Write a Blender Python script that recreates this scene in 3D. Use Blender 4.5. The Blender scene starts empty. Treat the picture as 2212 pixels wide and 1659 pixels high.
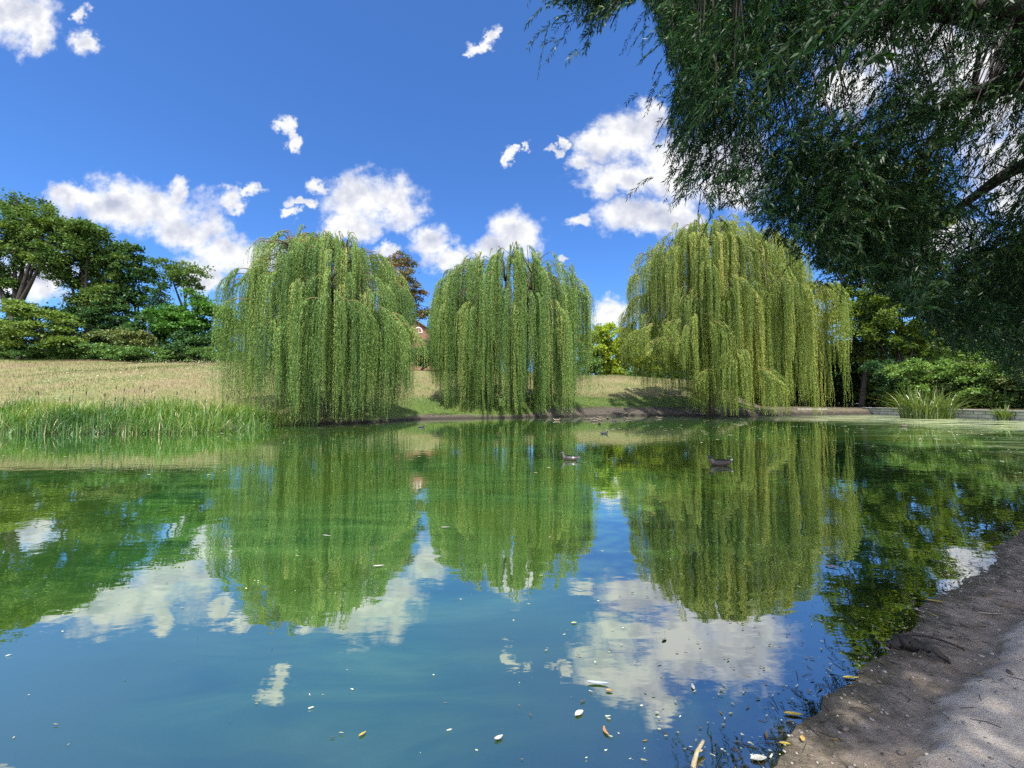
import bpy, math, random
import numpy as np

S = bpy.context.scene
COL = S.collection
PI = math.pi
rad = math.radians

# ------------------------------------------------------------------ camera
F_PX, CX, CY = 850.0, 1106.0, 829.5          # focal length and centre, in a 2212 x 1659 picture
PITCH = rad(2.39)
EYE = 1.5                                    # eye height above the water
cam = bpy.data.cameras.new("camera")
cam.sensor_width = 36.0
cam.lens = 36.0 * F_PX / 2212.0
cam.clip_start = 0.05
cam.clip_end = 3000.0
camo = bpy.data.objects.new("camera", cam)
camo.location = (0, 0, EYE)
camo.rotation_euler = (PI / 2 + PITCH, 0, 0)
COL.objects.link(camo)
S.camera = camo

# ------------------------------------------------------------------ light
SUN_EL, SUN_AZ = rad(62), rad(175)           # azimuth clockwise from +Y (the view direction)
SKY_STRENGTH, SUN_STRENGTH = 0.075, 4.2
S.view_settings.view_transform = 'Standard'
S.view_settings.look = 'None'
S.view_settings.exposure = 1.0
S.view_settings.gamma = 1.0
S.view_settings.use_curve_mapping = False
sun = bpy.data.lights.new("sun", 'SUN')
sun.energy = SUN_STRENGTH
sun.angle = rad(0.53)
sun.color = (1.0, 0.95, 0.86)
suno = bpy.data.objects.new("sun", sun)
suno.rotation_euler = (PI / 2 - SUN_EL, 0, PI - SUN_AZ)
suno.location = (30, -20, 60)
COL.objects.link(suno)

S.render.engine = 'CYCLES'
S.cycles.max_bounces = 8
S.cycles.diffuse_bounces = 3
S.cycles.glossy_bounces = 3
S.cycles.transmission_bounces = 4
S.cycles.transparent_max_bounces = 6
S.cycles.sample_clamp_indirect = 6.0
S.cycles.caustics_reflective = False
S.cycles.caustics_refractive = False
S.cycles.use_adaptive_sampling = True
S.cycles.adaptive_threshold = 0.015
S.cycles.use_denoising = False


def ray(px, py):
    u, v = (px - CX) / F_PX, (CY - py) / F_PX
    return (u, math.cos(PITCH) - v * math.sin(PITCH), math.sin(PITCH) + v * math.cos(PITCH))


def at(px, py, Y):
    """the point at depth Y seen at a pixel"""
    u, y, z = ray(px, py)
    k = Y / y
    return np.array((u * k, Y, EYE + z * k))


def on_ground(px, py, z=0.0):
    u, y, zz = ray(px, py)
    k = (EYE - z) / -zz
    return np.array((u * k, y * k, z))


# ------------------------------------------------------------------ node helpers
class NT:
    def __init__(self, tree):
        self.t = tree
        self.t.nodes.clear()

    def n(self, typ, **kw):
        node = self.t.nodes.new(typ)
        ins = kw.pop('ins', {})
        for k, v in kw.items():
            setattr(node, k, v)
        for k, v in ins.items():
            s = node.inputs[k]
            if isinstance(v, bpy.types.NodeSocket):
                self.t.links.new(v, s)
            else:
                s.default_value = v
        return node

    def math(self, op, a, b=0.0, c=None, clamp=False):
        ins = {0: a, 1: b}
        if c is not None:
            ins[2] = c
        return self.n('ShaderNodeMath', operation=op, use_clamp=clamp, ins=ins).outputs[0]

    def vmath(self, op, a, b=None, c=None):
        ins = {0: a}
        if b is not None:
            ins[1] = b
        if c is not None:
            ins[2] = c
        nd = self.n('ShaderNodeVectorMath', operation=op, ins=ins)
        return nd.outputs['Value'] if op in ('LENGTH', 'DOT_PRODUCT') else nd.outputs[0]

    def mix(self, f, a, b, blend='MIX'):
        nd = self.n('ShaderNodeMix', data_type='RGBA', blend_type=blend)
        for idx, v in ((0, f), (6, a), (7, b)):
            if isinstance(v, bpy.types.NodeSocket):
                self.t.links.new(v, nd.inputs[idx])
            else:
                nd.inputs[idx].default_value = v if idx == 0 else tuple(v) + ((1,) if len(v) == 3 else ())
        return nd.outputs[2]

    def ramp(self, f, stops):
        nd = self.n('ShaderNodeValToRGB', ins={0: f})
        cr = nd.color_ramp
        while len(cr.elements) < len(stops):
            cr.elements.new(0.5)
        for e, (p, c) in zip(cr.elements, stops):
            e.position = p
            e.color = tuple(c) + (1,) if len(c) == 3 else c
        return nd.outputs[0]

    def smooth(self, x, a, b, lo=0.0, hi=1.0):
        nd = self.n('ShaderNodeMapRange', interpolation_type='SMOOTHSTEP',
                    ins={0: x, 1: a, 2: b, 3: lo, 4: hi})
        return nd.outputs[0]

    def noise(self, vec, scale, detail=3, rough=0.55, dist=0.0, typ='3D'):
        nd = self.n('ShaderNodeTexNoise', noise_dimensions=typ,
                    ins={'Vector': vec, 'Scale': scale, 'Detail': detail, 'Roughness': rough, 'Distortion': dist})
        return nd


# ------------------------------------------------------------------ sky with clouds
CLOUDS = [  # px, py, rx, ry of the puffs of each cloud, in picture pixels turned into directions
    (-70, 20, 150, 85), (40, 35, 80, 70), (70, 80, 45, 42), (178, 28, 17, 22), (182, 92, 31, 28),
    (618, 268, 20, 24), (638, 316, 19, 16), (628, 292, 12, 20), (1062, 78, 16, 26), (1054, 100, 16, 14), (1030, 108, 24, 13), (1010, 118, 12, 8),
    (1098, 342, 16, 18), (1108, 328, 18, 10), (1140, 322, 7, 13), (1196, 328, 14, 14), (1210, 308, 12, 14),
    (1290, 312, 60, 44), (1245, 350, 34, 20), (1360, 290, 70, 62), (1410, 250, 50, 40), (1335, 385, 92, 40),
    (1460, 370, 95, 78), (1375, 465, 92, 40), (1450, 470, 70, 40), (1570, 370, 105, 95), (1255, 476, 28, 16),
    (265, 440, 130, 56), (170, 425, 90, 28), (340, 455, 120, 56), (392, 412, 26, 34), (415, 500, 90, 44),
    (480, 545, 75, 50), (560, 560, 70, 40), (440, 590, 60, 46), (60, 600, 120, 60),
    (500, 432, 36, 24), (530, 412, 26, 16), (515, 450, 18, 20), (650, 440, 36, 12), (624, 463, 18, 12),
    (800, 435, 104, 60), (770, 415, 70, 42), (690, 402, 26, 16), (858, 455, 60, 40), (755, 490, 66, 34),
    (836, 537, 30, 20), (930, 528, 50, 44), (985, 558, 46, 32), (1115, 505, 68, 48), (1085, 535, 70, 34),
    (1220, 549, 14, 5), (1320, 680, 55, 36),
    (2110, 160, 190, 170), (1960, 70, 180, 100), (2190, 370, 110, 110), (1830, 190, 80, 80), (2050, 520, 90, 60),
]
world = bpy.data.worlds.new("World")
S.world = world
world.use_nodes = True
w = NT(world.node_tree)
tc = w.n('ShaderNodeTexCoord').outputs['Generated']
sky = w.n('ShaderNodeTexSky', sky_type='NISHITA', sun_disc=False, sun_elevation=SUN_EL,
          sun_rotation=SUN_AZ, altitude=200, air_density=1.0, dust_density=0.8, ozone_density=3.0)
skyc = w.mix(1.0, sky.outputs[0], (0.60, 1.02, 1.58), 'MULTIPLY')     # clear, deep blue air
sep = w.n('ShaderNodeSeparateXYZ', ins={0: tc})
yy = w.math('MAXIMUM', sep.outputs[1], 0.02)
pa = w.math('DIVIDE', sep.outputs[0], yy)
pb = w.math('DIVIDE', sep.outputs[2], yy)
P2 = w.n('ShaderNodeCombineXYZ', ins={0: pa, 1: pb, 2: 0.0}).outputs[0]
warp1 = w.noise(P2, 10.0, 6, 0.66)
wv = w.vmath('MULTIPLY_ADD', warp1.outputs['Color'], (0.12, 0.10, 0), (-0.06, -0.05, 0))
PW = w.vmath('ADD', P2, wv)
warp2 = w.noise(P2, 34.0, 3, 0.6)
PW = w.vmath('ADD', PW, w.vmath('MULTIPLY_ADD', warp2.outputs['Color'], (0.045, 0.04, 0), (-0.0225, -0.02, 0)))
best = None
for (px, py, rx, ry) in CLOUDS:
    d0, dx, dy = ray(px, py), ray(px + rx, py), ray(px, py + ry)
    q = lambda d: (d[0] / d[1], d[2] / d[1])
    a0, b0 = q(d0)
    ra, rb = abs(q(dx)[0] - a0), abs(q(dy)[1] - b0)
    loc = w.vmath('MULTIPLY_ADD', PW, (1 / ra, 1 / rb, 0), (-a0 / ra, -b0 / rb, 0))
    ln = w.vmath('LENGTH', loc)
    best = ln if best is None else w.math('SMOOTH_MIN', best, ln, 0.18)
fine = w.noise(P2, 15.0, 8, 0.6)
field = w.math('MULTIPLY_ADD', w.math('SUBTRACT', fine.outputs[0], 0.5), -1.55, best)
alpha = w.smooth(field, 1.22, 0.40)
front = w.smooth(sep.outputs[1], 0.03, 0.1)
alpha = w.math('MULTIPLY', alpha, front)
# billows: the fine noise compared with itself a little towards the sun
P2b = w.vmath('ADD', P2, (0.008, 0.038, 0))
n_a = w.noise(P2, 8.0, 6, 0.52).outputs[0]
n_b = w.noise(P2b, 8.0, 6, 0.52).outputs[0]
relief = w.math('SUBTRACT', n_a, n_b)
thick = w.smooth(field, 1.0, 0.1)
sh = w.math('MULTIPLY_ADD', relief, 2.2, 0.88)
sh = w.math('MULTIPLY_ADD', thick, -0.20, sh, clamp=False)
cl = w.ramp(sh, [(0.30, (0.50, 0.54, 0.68)), (0.60, (0.74, 0.76, 0.84)), (0.85, (1.0, 1.0, 1.0))])
# unseen broken clouds added behind the camera as fill light
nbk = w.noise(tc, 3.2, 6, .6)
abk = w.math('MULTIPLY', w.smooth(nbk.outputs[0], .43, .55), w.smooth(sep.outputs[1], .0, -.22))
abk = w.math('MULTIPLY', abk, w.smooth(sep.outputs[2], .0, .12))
bg1 = w.n('ShaderNodeBackground', ins={0: skyc, 1: SKY_STRENGTH})
bg2 = w.n('ShaderNodeBackground', ins={0: cl, 1: 0.53})
mx = w.n('ShaderNodeMixShader', ins={0: alpha, 1: bg1.outputs[0], 2: bg2.outputs[0]})
bg3 = w.n('ShaderNodeBackground', ins={0: (1.0, .96, .90, 1), 1: 1.7})    # fill clouds, extra bright and warm to lift the shadows
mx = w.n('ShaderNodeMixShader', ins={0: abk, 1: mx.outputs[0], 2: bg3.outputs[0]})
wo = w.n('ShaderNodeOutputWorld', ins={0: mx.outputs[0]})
world.cycles.sampling_method = 'MANUAL'
world.cycles.sample_map_resolution = 512


# ------------------------------------------------------------------ object helpers
def tag(o, label=None, cat=None, group=None, kind=None):
    if label: o['label'] = label
    if cat: o['category'] = cat
    if group: o['group'] = group
    if kind: o['kind'] = kind
    return o


def empty(name, loc, label, cat, group=None):
    o = bpy.data.objects.new(name, None)
    o.location = loc
    o.empty_display_size = 0.3
    COL.objects.link(o)
    return tag(o, label, cat, group)


def link(name, me, mat, parent=None, smooth=False):
    o = bpy.data.objects.new(name, me)
    if mat is not None and not me.materials:
        me.materials.append(mat)
    COL.objects.link(o)
    if parent is not None:
        o.parent = parent
        o.matrix_parent_inverse.identity()
        if parent.location.length > 0 or True:
            # geometry is given in world space: shift it into the parent's space
            if not o.get('local'):
                off = np.array(parent.location)
                if np.abs(off).max() > 0:
                    co = np.empty(len(me.vertices) * 3, 'f')
                    me.vertices.foreach_get('co', co)
                    co = (co.reshape(-1, 3) - off).astype('f').ravel()
                    me.vertices.foreach_set('co', co)
    if smooth:
        me.polygons.foreach_set('use_smooth', np.ones(len(me.polygons), bool))
    me.update()
    return o


def poly_mesh(name, V, k, tint=None, col=None):
    """V (n,k,3): n separate k-gons"""
    n = len(V)
    me = bpy.data.meshes.new(name)
    me.vertices.add(n * k)
    me.vertices.foreach_set('co', np.ascontiguousarray(V, 'f').ravel())
    me.loops.add(n * k)
    me.loops.foreach_set('vertex_index', np.arange(n * k, dtype='i'))
    me.polygons.add(n)
    me.polygons.foreach_set('loop_start', np.arange(0, n * k, k, dtype='i'))
    if tint is not None:
        a = me.attributes.new('tint', 'FLOAT', 'FACE')
        a.data.foreach_set('value', np.ascontiguousarray(tint, 'f'))
    me.update(calc_edges=True)
    return me


def grid_mesh(name, X, Y, Z, attrs=None, keep=None):
    """X,Y,Z (ny,nx) arrays"""
    ny, nx = X.shape
    me = bpy.data.meshes.new(name)
    co = np.stack([X, Y, Z], -1).reshape(-1, 3)
    i = np.arange(ny * nx).reshape(ny, nx)
    f = np.stack([i[:-1, :-1], i[:-1, 1:], i[1:, 1:], i[1:, :-1]], -1).reshape(-1, 4)
    if keep is not None:
        f = f[keep.reshape(-1)]
        used = np.unique(f)
        remap = np.full(ny * nx, -1)
        remap[used] = np.arange(len(used))
        f = remap[f]
        co = co[used]
    else:
        used = np.arange(ny * nx)
    me.vertices.add(len(co))
    me.vertices.foreach_set('co', co.astype('f').ravel())
    me.loops.add(len(f) * 4)
    me.loops.foreach_set('vertex_index', f.astype('i').ravel())
    me.polygons.add(len(f))
    me.polygons.foreach_set('loop_start', np.arange(0, len(f) * 4, 4, dtype='i'))
    for k, v in (attrs or {}).items():
        a = me.attributes.new(k, 'FLOAT', 'POINT')
        a.data.foreach_set('value', v.reshape(-1)[used].astype('f'))
    me.update(calc_edges=True)
    return me


class Tubes:
    """collects tapered tubes into one mesh"""
    def __init__(self, sides=7):
        self.v, self.f, self.s, self.n = [], [], sides, 0

    def add(self, pts, radii, sides=None, wob=0.0):
        s = sides or self.s
        pts = np.asarray(pts, float)
        radii = np.asarray(radii, float)
        m = len(pts)
        t = np.gradient(pts, axis=0)
        t /= np.linalg.norm(t, axis=1, keepdims=True) + 1e-9
        ref = np.array((0.31, 0.17, 0.93)) if abs(t[0][2]) < 0.9 else np.array((1.0, 0.1, 0.05))
        a = np.cross(t, ref)
        a /= np.linalg.norm(a, axis=1, keepdims=True) + 1e-9
        b = np.cross(t, a)
        ang = np.linspace(0, 2 * PI, s, endpoint=False)
        rr = radii[:, None] * (1 + (np.random.rand(m, s) - .5) * 2 * wob)
        ring = pts[:, None, :] + rr[..., None] * (np.cos(ang)[None, :, None] * a[:, None, :] + np.sin(ang)[None, :, None] * b[:, None, :])
        self.v.append(ring.reshape(-1, 3))
        i = self.n + np.arange(m * s).reshape(m, s)
        j = np.roll(i, -1, axis=1)
        self.f += np.stack([i[:-1], j[:-1], j[1:], i[1:]], -1).reshape(-1, 4).tolist()
        self.f.append(list(range(self.n + (m - 1) * s, self.n + m * s)))
        self.f.append(list(range(self.n + s - 1, self.n - 1, -1)))
        self.n += m * s

    def mesh(self, name):
        me = bpy.data.meshes.new(name)
        me.from_pydata(np.concatenate(self.v).tolist(), [], self.f)
        me.update()
        return me


def bez(p0, p1, p2, n):
    t = np.linspace(0, 1, n)[:, None]
    return (1 - t) ** 2 * np.asarray(p0) + 2 * t * (1 - t) * np.asarray(p1) + t * t * np.asarray(p2)


def unit(v):
    return v / (np.linalg.norm(v, axis=-1, keepdims=True) + 1e-9)


def leaves(rng, pos, axis, L, W, up_bias=0.0):
    """diamond leaves with their widest point before the middle; returns (n,4,3)"""
    n = len(pos)
    rnd = rng.normal(size=(n, 3))
    if up_bias:
        rnd = rnd * (1 - up_bias)
        rnd[:, 2] *= 0.3
        side = unit(np.cross(axis, np.array((0, 0, 1.0)) + rnd))
    else:
        side = unit(np.cross(axis, rnd))
    nrm = np.cross(axis, side)
    L = np.asarray(L).reshape(-1, 1)
    W = np.asarray(W).reshape(-1, 1)
    mid = pos + axis * L * 0.42 + nrm * L * 0.06
    return np.stack([pos, mid + side * W * .5, pos + axis * L - nrm * L * 0.05, mid - side * W * .5], 1)


# ------------------------------------------------------------------ numpy noise
def _hash(ix, iy, seed):
    h = (ix.astype(np.int64) * 374761393 + iy.astype(np.int64) * 668265263 + seed * 974634777) & 0x7fffffff
    h = ((h ^ (h >> 13)) * 1274126177) & 0x7fffffff
    return ((h ^ (h >> 16)) & 0xffff) / 65535.0


def vnoise(x, y, seed=0):
    ix, iy = np.floor(x), np.floor(y)
    fx, fy = x - ix, y - iy
    fx, fy = fx * fx * (3 - 2 * fx), fy * fy * (3 - 2 * fy)
    a, b = _hash(ix, iy, seed), _hash(ix + 1, iy, seed)
    c, d = _hash(ix, iy + 1, seed), _hash(ix + 1, iy + 1, seed)
    return (a + (b - a) * fx) * (1 - fy) + (c + (d - c) * fx) * fy


def fbm(x, y, seed=0, o=4, g=0.5):
    s, amp, tot = 0, 1.0, 0
    for k in range(o):
        s = s + amp * vnoise(x * 2 ** k, y * 2 ** k, seed + k)
        tot += amp
        amp *= g
    return s / tot


def sstep(a, b, x):
    t = np.clip((x - a) / (b - a), 0, 1)
    return t * t * (3 - 2 * t)


# ------------------------------------------------------------------ the pond's outline and the lie of the land
SHORE = [(-70, 15), (-40, 17.2), (-26, 17.6)]
SHORE += [tuple(on_ground(px, py)[:2]) for px, py in
          ((250, 937), (430, 935), (520, 928), (570, 921), (680, 917), (800, 913), (870, 908), (930, 905.5), (1000, 904),
           (1100, 903), (1210, 901), (1300, 898.3), (1400, 897.6), (1500, 898), (1620, 899), (1740, 897), (1840, 896), (1888, 895.5))]
SHORE += [(38.2, 36), (37.6, 29), (36.5, 22), (30, 15), (20, 10.5), (11, 7.2)]
SHORE += [tuple(on_ground(px, py)[:2]) for px, py in
          ((2206, 1150), (2130, 1205), (2060, 1275), (1985, 1330), (1925, 1390), (1858, 1440), (1800, 1500), (1722, 1580), (1668, 1659))]
SHORE += [(0.55, 1.4), (-0.3, 1.0), (-1.8, 0.65), (-5, 0.2), (-15, -1.5), (-35, -3), (-70, -4)]
SHORE = np.array(SHORE)


def signed(x, y):
    """distance to the pond's edge, positive on land"""
    shp = x.shape
    x, y = x.ravel(), y.ravel()
    d = np.full(x.shape, 1e9)
    inside = np.zeros(x.shape, bool)
    n = len(SHORE)
    for i in range(n):
        ax, ay = SHORE[i]
        bx, by = SHORE[(i + 1) % n]
        ex, ey = bx - ax, by - ay
        t = np.clip(((x - ax) * ex + (y - ay) * ey) / (ex * ex + ey * ey), 0, 1)
        d = np.minimum(d, np.hypot(x - ax - t * ex, y - ay - t * ey))
        c = ((ay > y) != (by > y)) & (x < ex * (y - ay) / (ey if ey else 1e-9) + ax)
        inside ^= c
    r = np.where(inside, -d, d)
    near = np.exp(-((x - 2.5) ** 2 + (y - 3) ** 2) / 30)
    r = r + (fbm(x * 1.6, y * 1.6, 5, 4) - .5) * (0.34 - 0.12 * near)
    return r.reshape(shp)


CREST = 6.3


def land(x, y, sd=None):
    if sd is None:
        sd = signed(x, y)
    # far meadow
    top = CREST - 0.04 * np.clip(x - 2, 0, 28) - 0.5 * np.clip(x - 30, 0, 10)
    top = np.maximum(top, 1.0)
    slope = 0.225
    k = 0.5
    h = slope * np.maximum(sd, 0) + 0.12 * sstep(0, 0.6, sd)
    ramp = -k * np.log(np.exp(-np.minimum(h, 60) / k) + np.exp(-top / k))
    far = sstep(8, 14, y) * sstep(60, 50, np.abs(x) * (y < 14)) * sstep(.66, .50, x / np.maximum(y, 8))
    flat = 0.55 * sstep(0, 0.5, sd)
    z = flat * (1 - far) + ramp * far
    z = z + (fbm(x * .12, y * .12, 11, 3) - .5) * 0.7 * sstep(3, 12, sd) * far
    z = np.where(sd < 0, np.maximum(-1.2, sd * 0.45), z)
    return z


NEAR = (-7.0, 17.0, -4.0, 12.0)


def bank(x, y, sd=None):
    """the trodden earth bank in the foreground"""
    if sd is None:
        sd = signed(x, y)
    n1 = fbm(x * .9, y * .9, 21, 3)
    lip = 0.34 + 0.42 * (n1 - .5)
    s = sd - lip
    z = 0.10 * np.clip(sd, 0, .5) + 0.085 * sstep(0.0, 0.16, s) + 0.03 * sstep(0.32, 0.55, sd - lip * 1.5)
    z = z + 0.035 * (fbm(x * 1.3, y * 1.3, 31, 4) - .5) * sstep(.1, .8, sd)
    z = z + 0.022 * (fbm(x * 5, y * 5, 41, 4) - .5) * sstep(-.05, .25, sd) * (1 - .6 * sstep(0, .3, s))
    z = z + 0.006 * (fbm(x * 22, y * 22, 51, 3) - .5) * (1 - .55 * sstep(0, .3, s))
    z = np.where(sd < 0, np.maximum(-.9, sd * 0.28 + 0.02 * (fbm(x * 5, y * 5, 43, 3) - .5)), z)
    return z


def ground_z(x, y):
    """height of the ground at single points"""
    xa, ya = np.atleast_1d(np.asarray(x, float)), np.atleast_1d(np.asarray(y, float))
    return land(xa, ya)


# ------------------------------------------------------------------ materials
def material(name):
    m = bpy.data.materials.new(name)
    m.use_nodes = True
    return m, NT(m.node_tree)


def leaf_mat(name, stops, transl=0.35, gloss=0.02, rough=0.5, back=None):
    m, t = material(name)
    a = t.n('ShaderNodeAttribute', attribute_name='tint').outputs['Fac']
    c = t.ramp(a, stops)
    if back is not None:     # the pale underside of willow leaves
        g = t.n('ShaderNodeNewGeometry').outputs['Backfacing']
        c = t.mix(g, c, t.mix(0.5, c, back))
    d = t.n('ShaderNodeBsdfDiffuse', ins={0: c})
    tcol = t.n('ShaderNodeHueSaturation', ins={'Hue': 0.485, 'Saturation': 1.15, 'Value': 1.25, 'Color': c}).outputs[0]
    tr = t.n('ShaderNodeBsdfTranslucent', ins={0: tcol})
    mix1 = t.n('ShaderNodeMixShader', ins={0: transl, 1: d.outputs[0], 2: tr.outputs[0]})
    gl = t.n('ShaderNodeBsdfGlossy', ins={0: (1, 1, 1, 1), 'Roughness': rough})
    mix2 = t.n('ShaderNodeMixShader', ins={0: gloss, 1: mix1.outputs[0], 2: gl.outputs[0]})
    t.n('ShaderNodeOutputMaterial', ins={0: mix2.outputs[0]})
    return m


def bark_mat(name, c1, c2, scale=6.0, bump=0.5):
    m, t = material(name)
    o = t.n('ShaderNodeTexCoord').outputs['Object']
    mp = t.n('ShaderNodeMapping', ins={0: o, 3: (1, 1, 0.25)}).outputs[0]
    n = t.noise(mp, scale, 6, 0.65)
    c = t.ramp(n.outputs[0], [(0.3, c1), (0.7, c2)])
    bp = t.n('ShaderNodeBump', ins={'Strength': bump, 'Distance': 0.05, 'Height': n.outputs[0]})
    b = t.n('ShaderNodeBsdfPrincipled', ins={'Base Color': c, 'Roughness': 0.85, 'Normal': bp.outputs[0]})
    t.n('ShaderNodeOutputMaterial', ins={0: b.outputs[0]})
    return m


M = {}
M['willow_a'] = leaf_mat('willow_leaf', [(0, (0.052, 0.122, 0.026)), (.5, (0.152, 0.272, 0.054)), (.85, (0.300, 0.410, 0.100)), (1, (0.44, 0.46, 0.13))], .34, .018, .5, (.14, .22, .09))
M['willow_b'] = leaf_mat('willow_leaf_yellow', [(0, (0.070, 0.122, 0.022)), (.5, (0.200, 0.285, 0.050)), (.85, (0.380, 0.440, 0.090)), (1, (0.50, 0.46, 0.13))], .36, .018, .5, (.2, .26, .08))
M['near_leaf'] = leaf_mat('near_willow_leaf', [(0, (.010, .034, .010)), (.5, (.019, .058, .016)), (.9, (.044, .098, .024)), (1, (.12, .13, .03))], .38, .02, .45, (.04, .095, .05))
M['oak'] = leaf_mat('broad_leaf', [(0, (0.037, 0.093, 0.020)), (.5, (0.085, 0.155, 0.040)), (1, (0.178, 0.255, 0.044))], .34, .015)
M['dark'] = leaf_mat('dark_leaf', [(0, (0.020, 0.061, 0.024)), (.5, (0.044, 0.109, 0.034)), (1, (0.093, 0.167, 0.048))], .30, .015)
M['maple'] = leaf_mat('bright_leaf', [(0, (0.040, 0.128, 0.019)), (.5, (0.075, 0.185, 0.035)), (1, (0.135, 0.280, 0.055))], .34, .015)
M['golden'] = leaf_mat('golden_leaf', [(0, (0.070, 0.135, 0.027)), (.5, (0.140, 0.220, 0.048)), (1, (0.235, 0.310, 0.075))], .34, .015)
M['lime'] = leaf_mat('lime_leaf', [(0, (0.16, 0.25, 0.03)), (.5, (0.30, 0.40, 0.055)), (1, (0.45, 0.53, 0.09))], .45, .015)
M['brown'] = leaf_mat('bronze_leaf', [(0, (0.060, 0.100, 0.027)), (.5, (0.115, 0.160, 0.045)), (1, (0.200, 0.215, 0.068))], .25, .03)
M['red'] = leaf_mat('reddish_leaf', [(0, (0.068, 0.105, 0.033)), (.5, (0.128, 0.128, 0.045)), (.8, (0.225, 0.120, 0.068)), (1, (0.300, 0.128, 0.090))], .3, .03)
M['hedge'] = leaf_mat('hedge_leaf', [(0, (0.048, 0.112, 0.032)), (.5, (0.096, 0.192, 0.048)), (1, (0.176, 0.272, 0.077))], .30, .015)
M['olive'] = leaf_mat('olive_leaf', [(0, (0.040, 0.085, 0.019)), (.5, (0.095, 0.160, 0.028)), (1, (0.215, 0.270, 0.045))], .45, .015)
M['light'] = leaf_mat('light_shrub_leaf', [(0, (.065, .135, .032)), (.5, (.150, .270, .060)), (1, (.27, .38, .10))], .35, .015)
M['reed'] = leaf_mat('reed_blade', [(0, (0.042, 0.128, 0.024)), (.5, (0.105, 0.232, 0.033)), (.86, (0.195, 0.330, 0.048)), (.93, (0.375, 0.330, 0.135)), (1, (0.540, 0.450, 0.255))], .3, .06)
M['iris'] = leaf_mat('iris_blade', [(0, (.045, .090, .010)), (.6, (.110, .180, .018)), (1, (.26, .30, .07))], .35, .08, .35)
M['straw'] = leaf_mat('dry_grass_blade', [(0, (.080, .125, .026)), (.38, (.130, .152, .045)), (.68, (.185, .172, .075)), (1, (.205, .155, .095))], .25, .02)
M['mown'] = leaf_mat('green_grass_blade', [(0, (.038, .082, .012)), (.6, (.080, .140, .018)), (1, (.155, .180, .040))], .25, .02)
M['bark'] = bark_mat('grey_bark', (.035, .028, .022), (.11, .09, .07))
M['bark_dark'] = bark_mat('dark_bark', (.016, .013, .012), (.05, .042, .036))
M['twig'] = bark_mat('golden_twig_bark', (.11, .075, .025), (.24, .17, .06), 12)


# ------------------------------------------------------------------ ground
def spaced(lo, hi, dense_lo, dense_hi, fine, grow):
    a = list(np.arange(dense_lo, dense_hi + 1e-6, fine))
    s, x = fine, dense_hi
    while x < hi:
        s *= grow
        x += s
        a.append(min(x, hi))
    s, x = fine, dense_lo
    b = []
    while x > lo:
        s *= grow
        x -= s
        b.append(max(x, lo))
    return np.array(b[::-1] + a)


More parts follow.
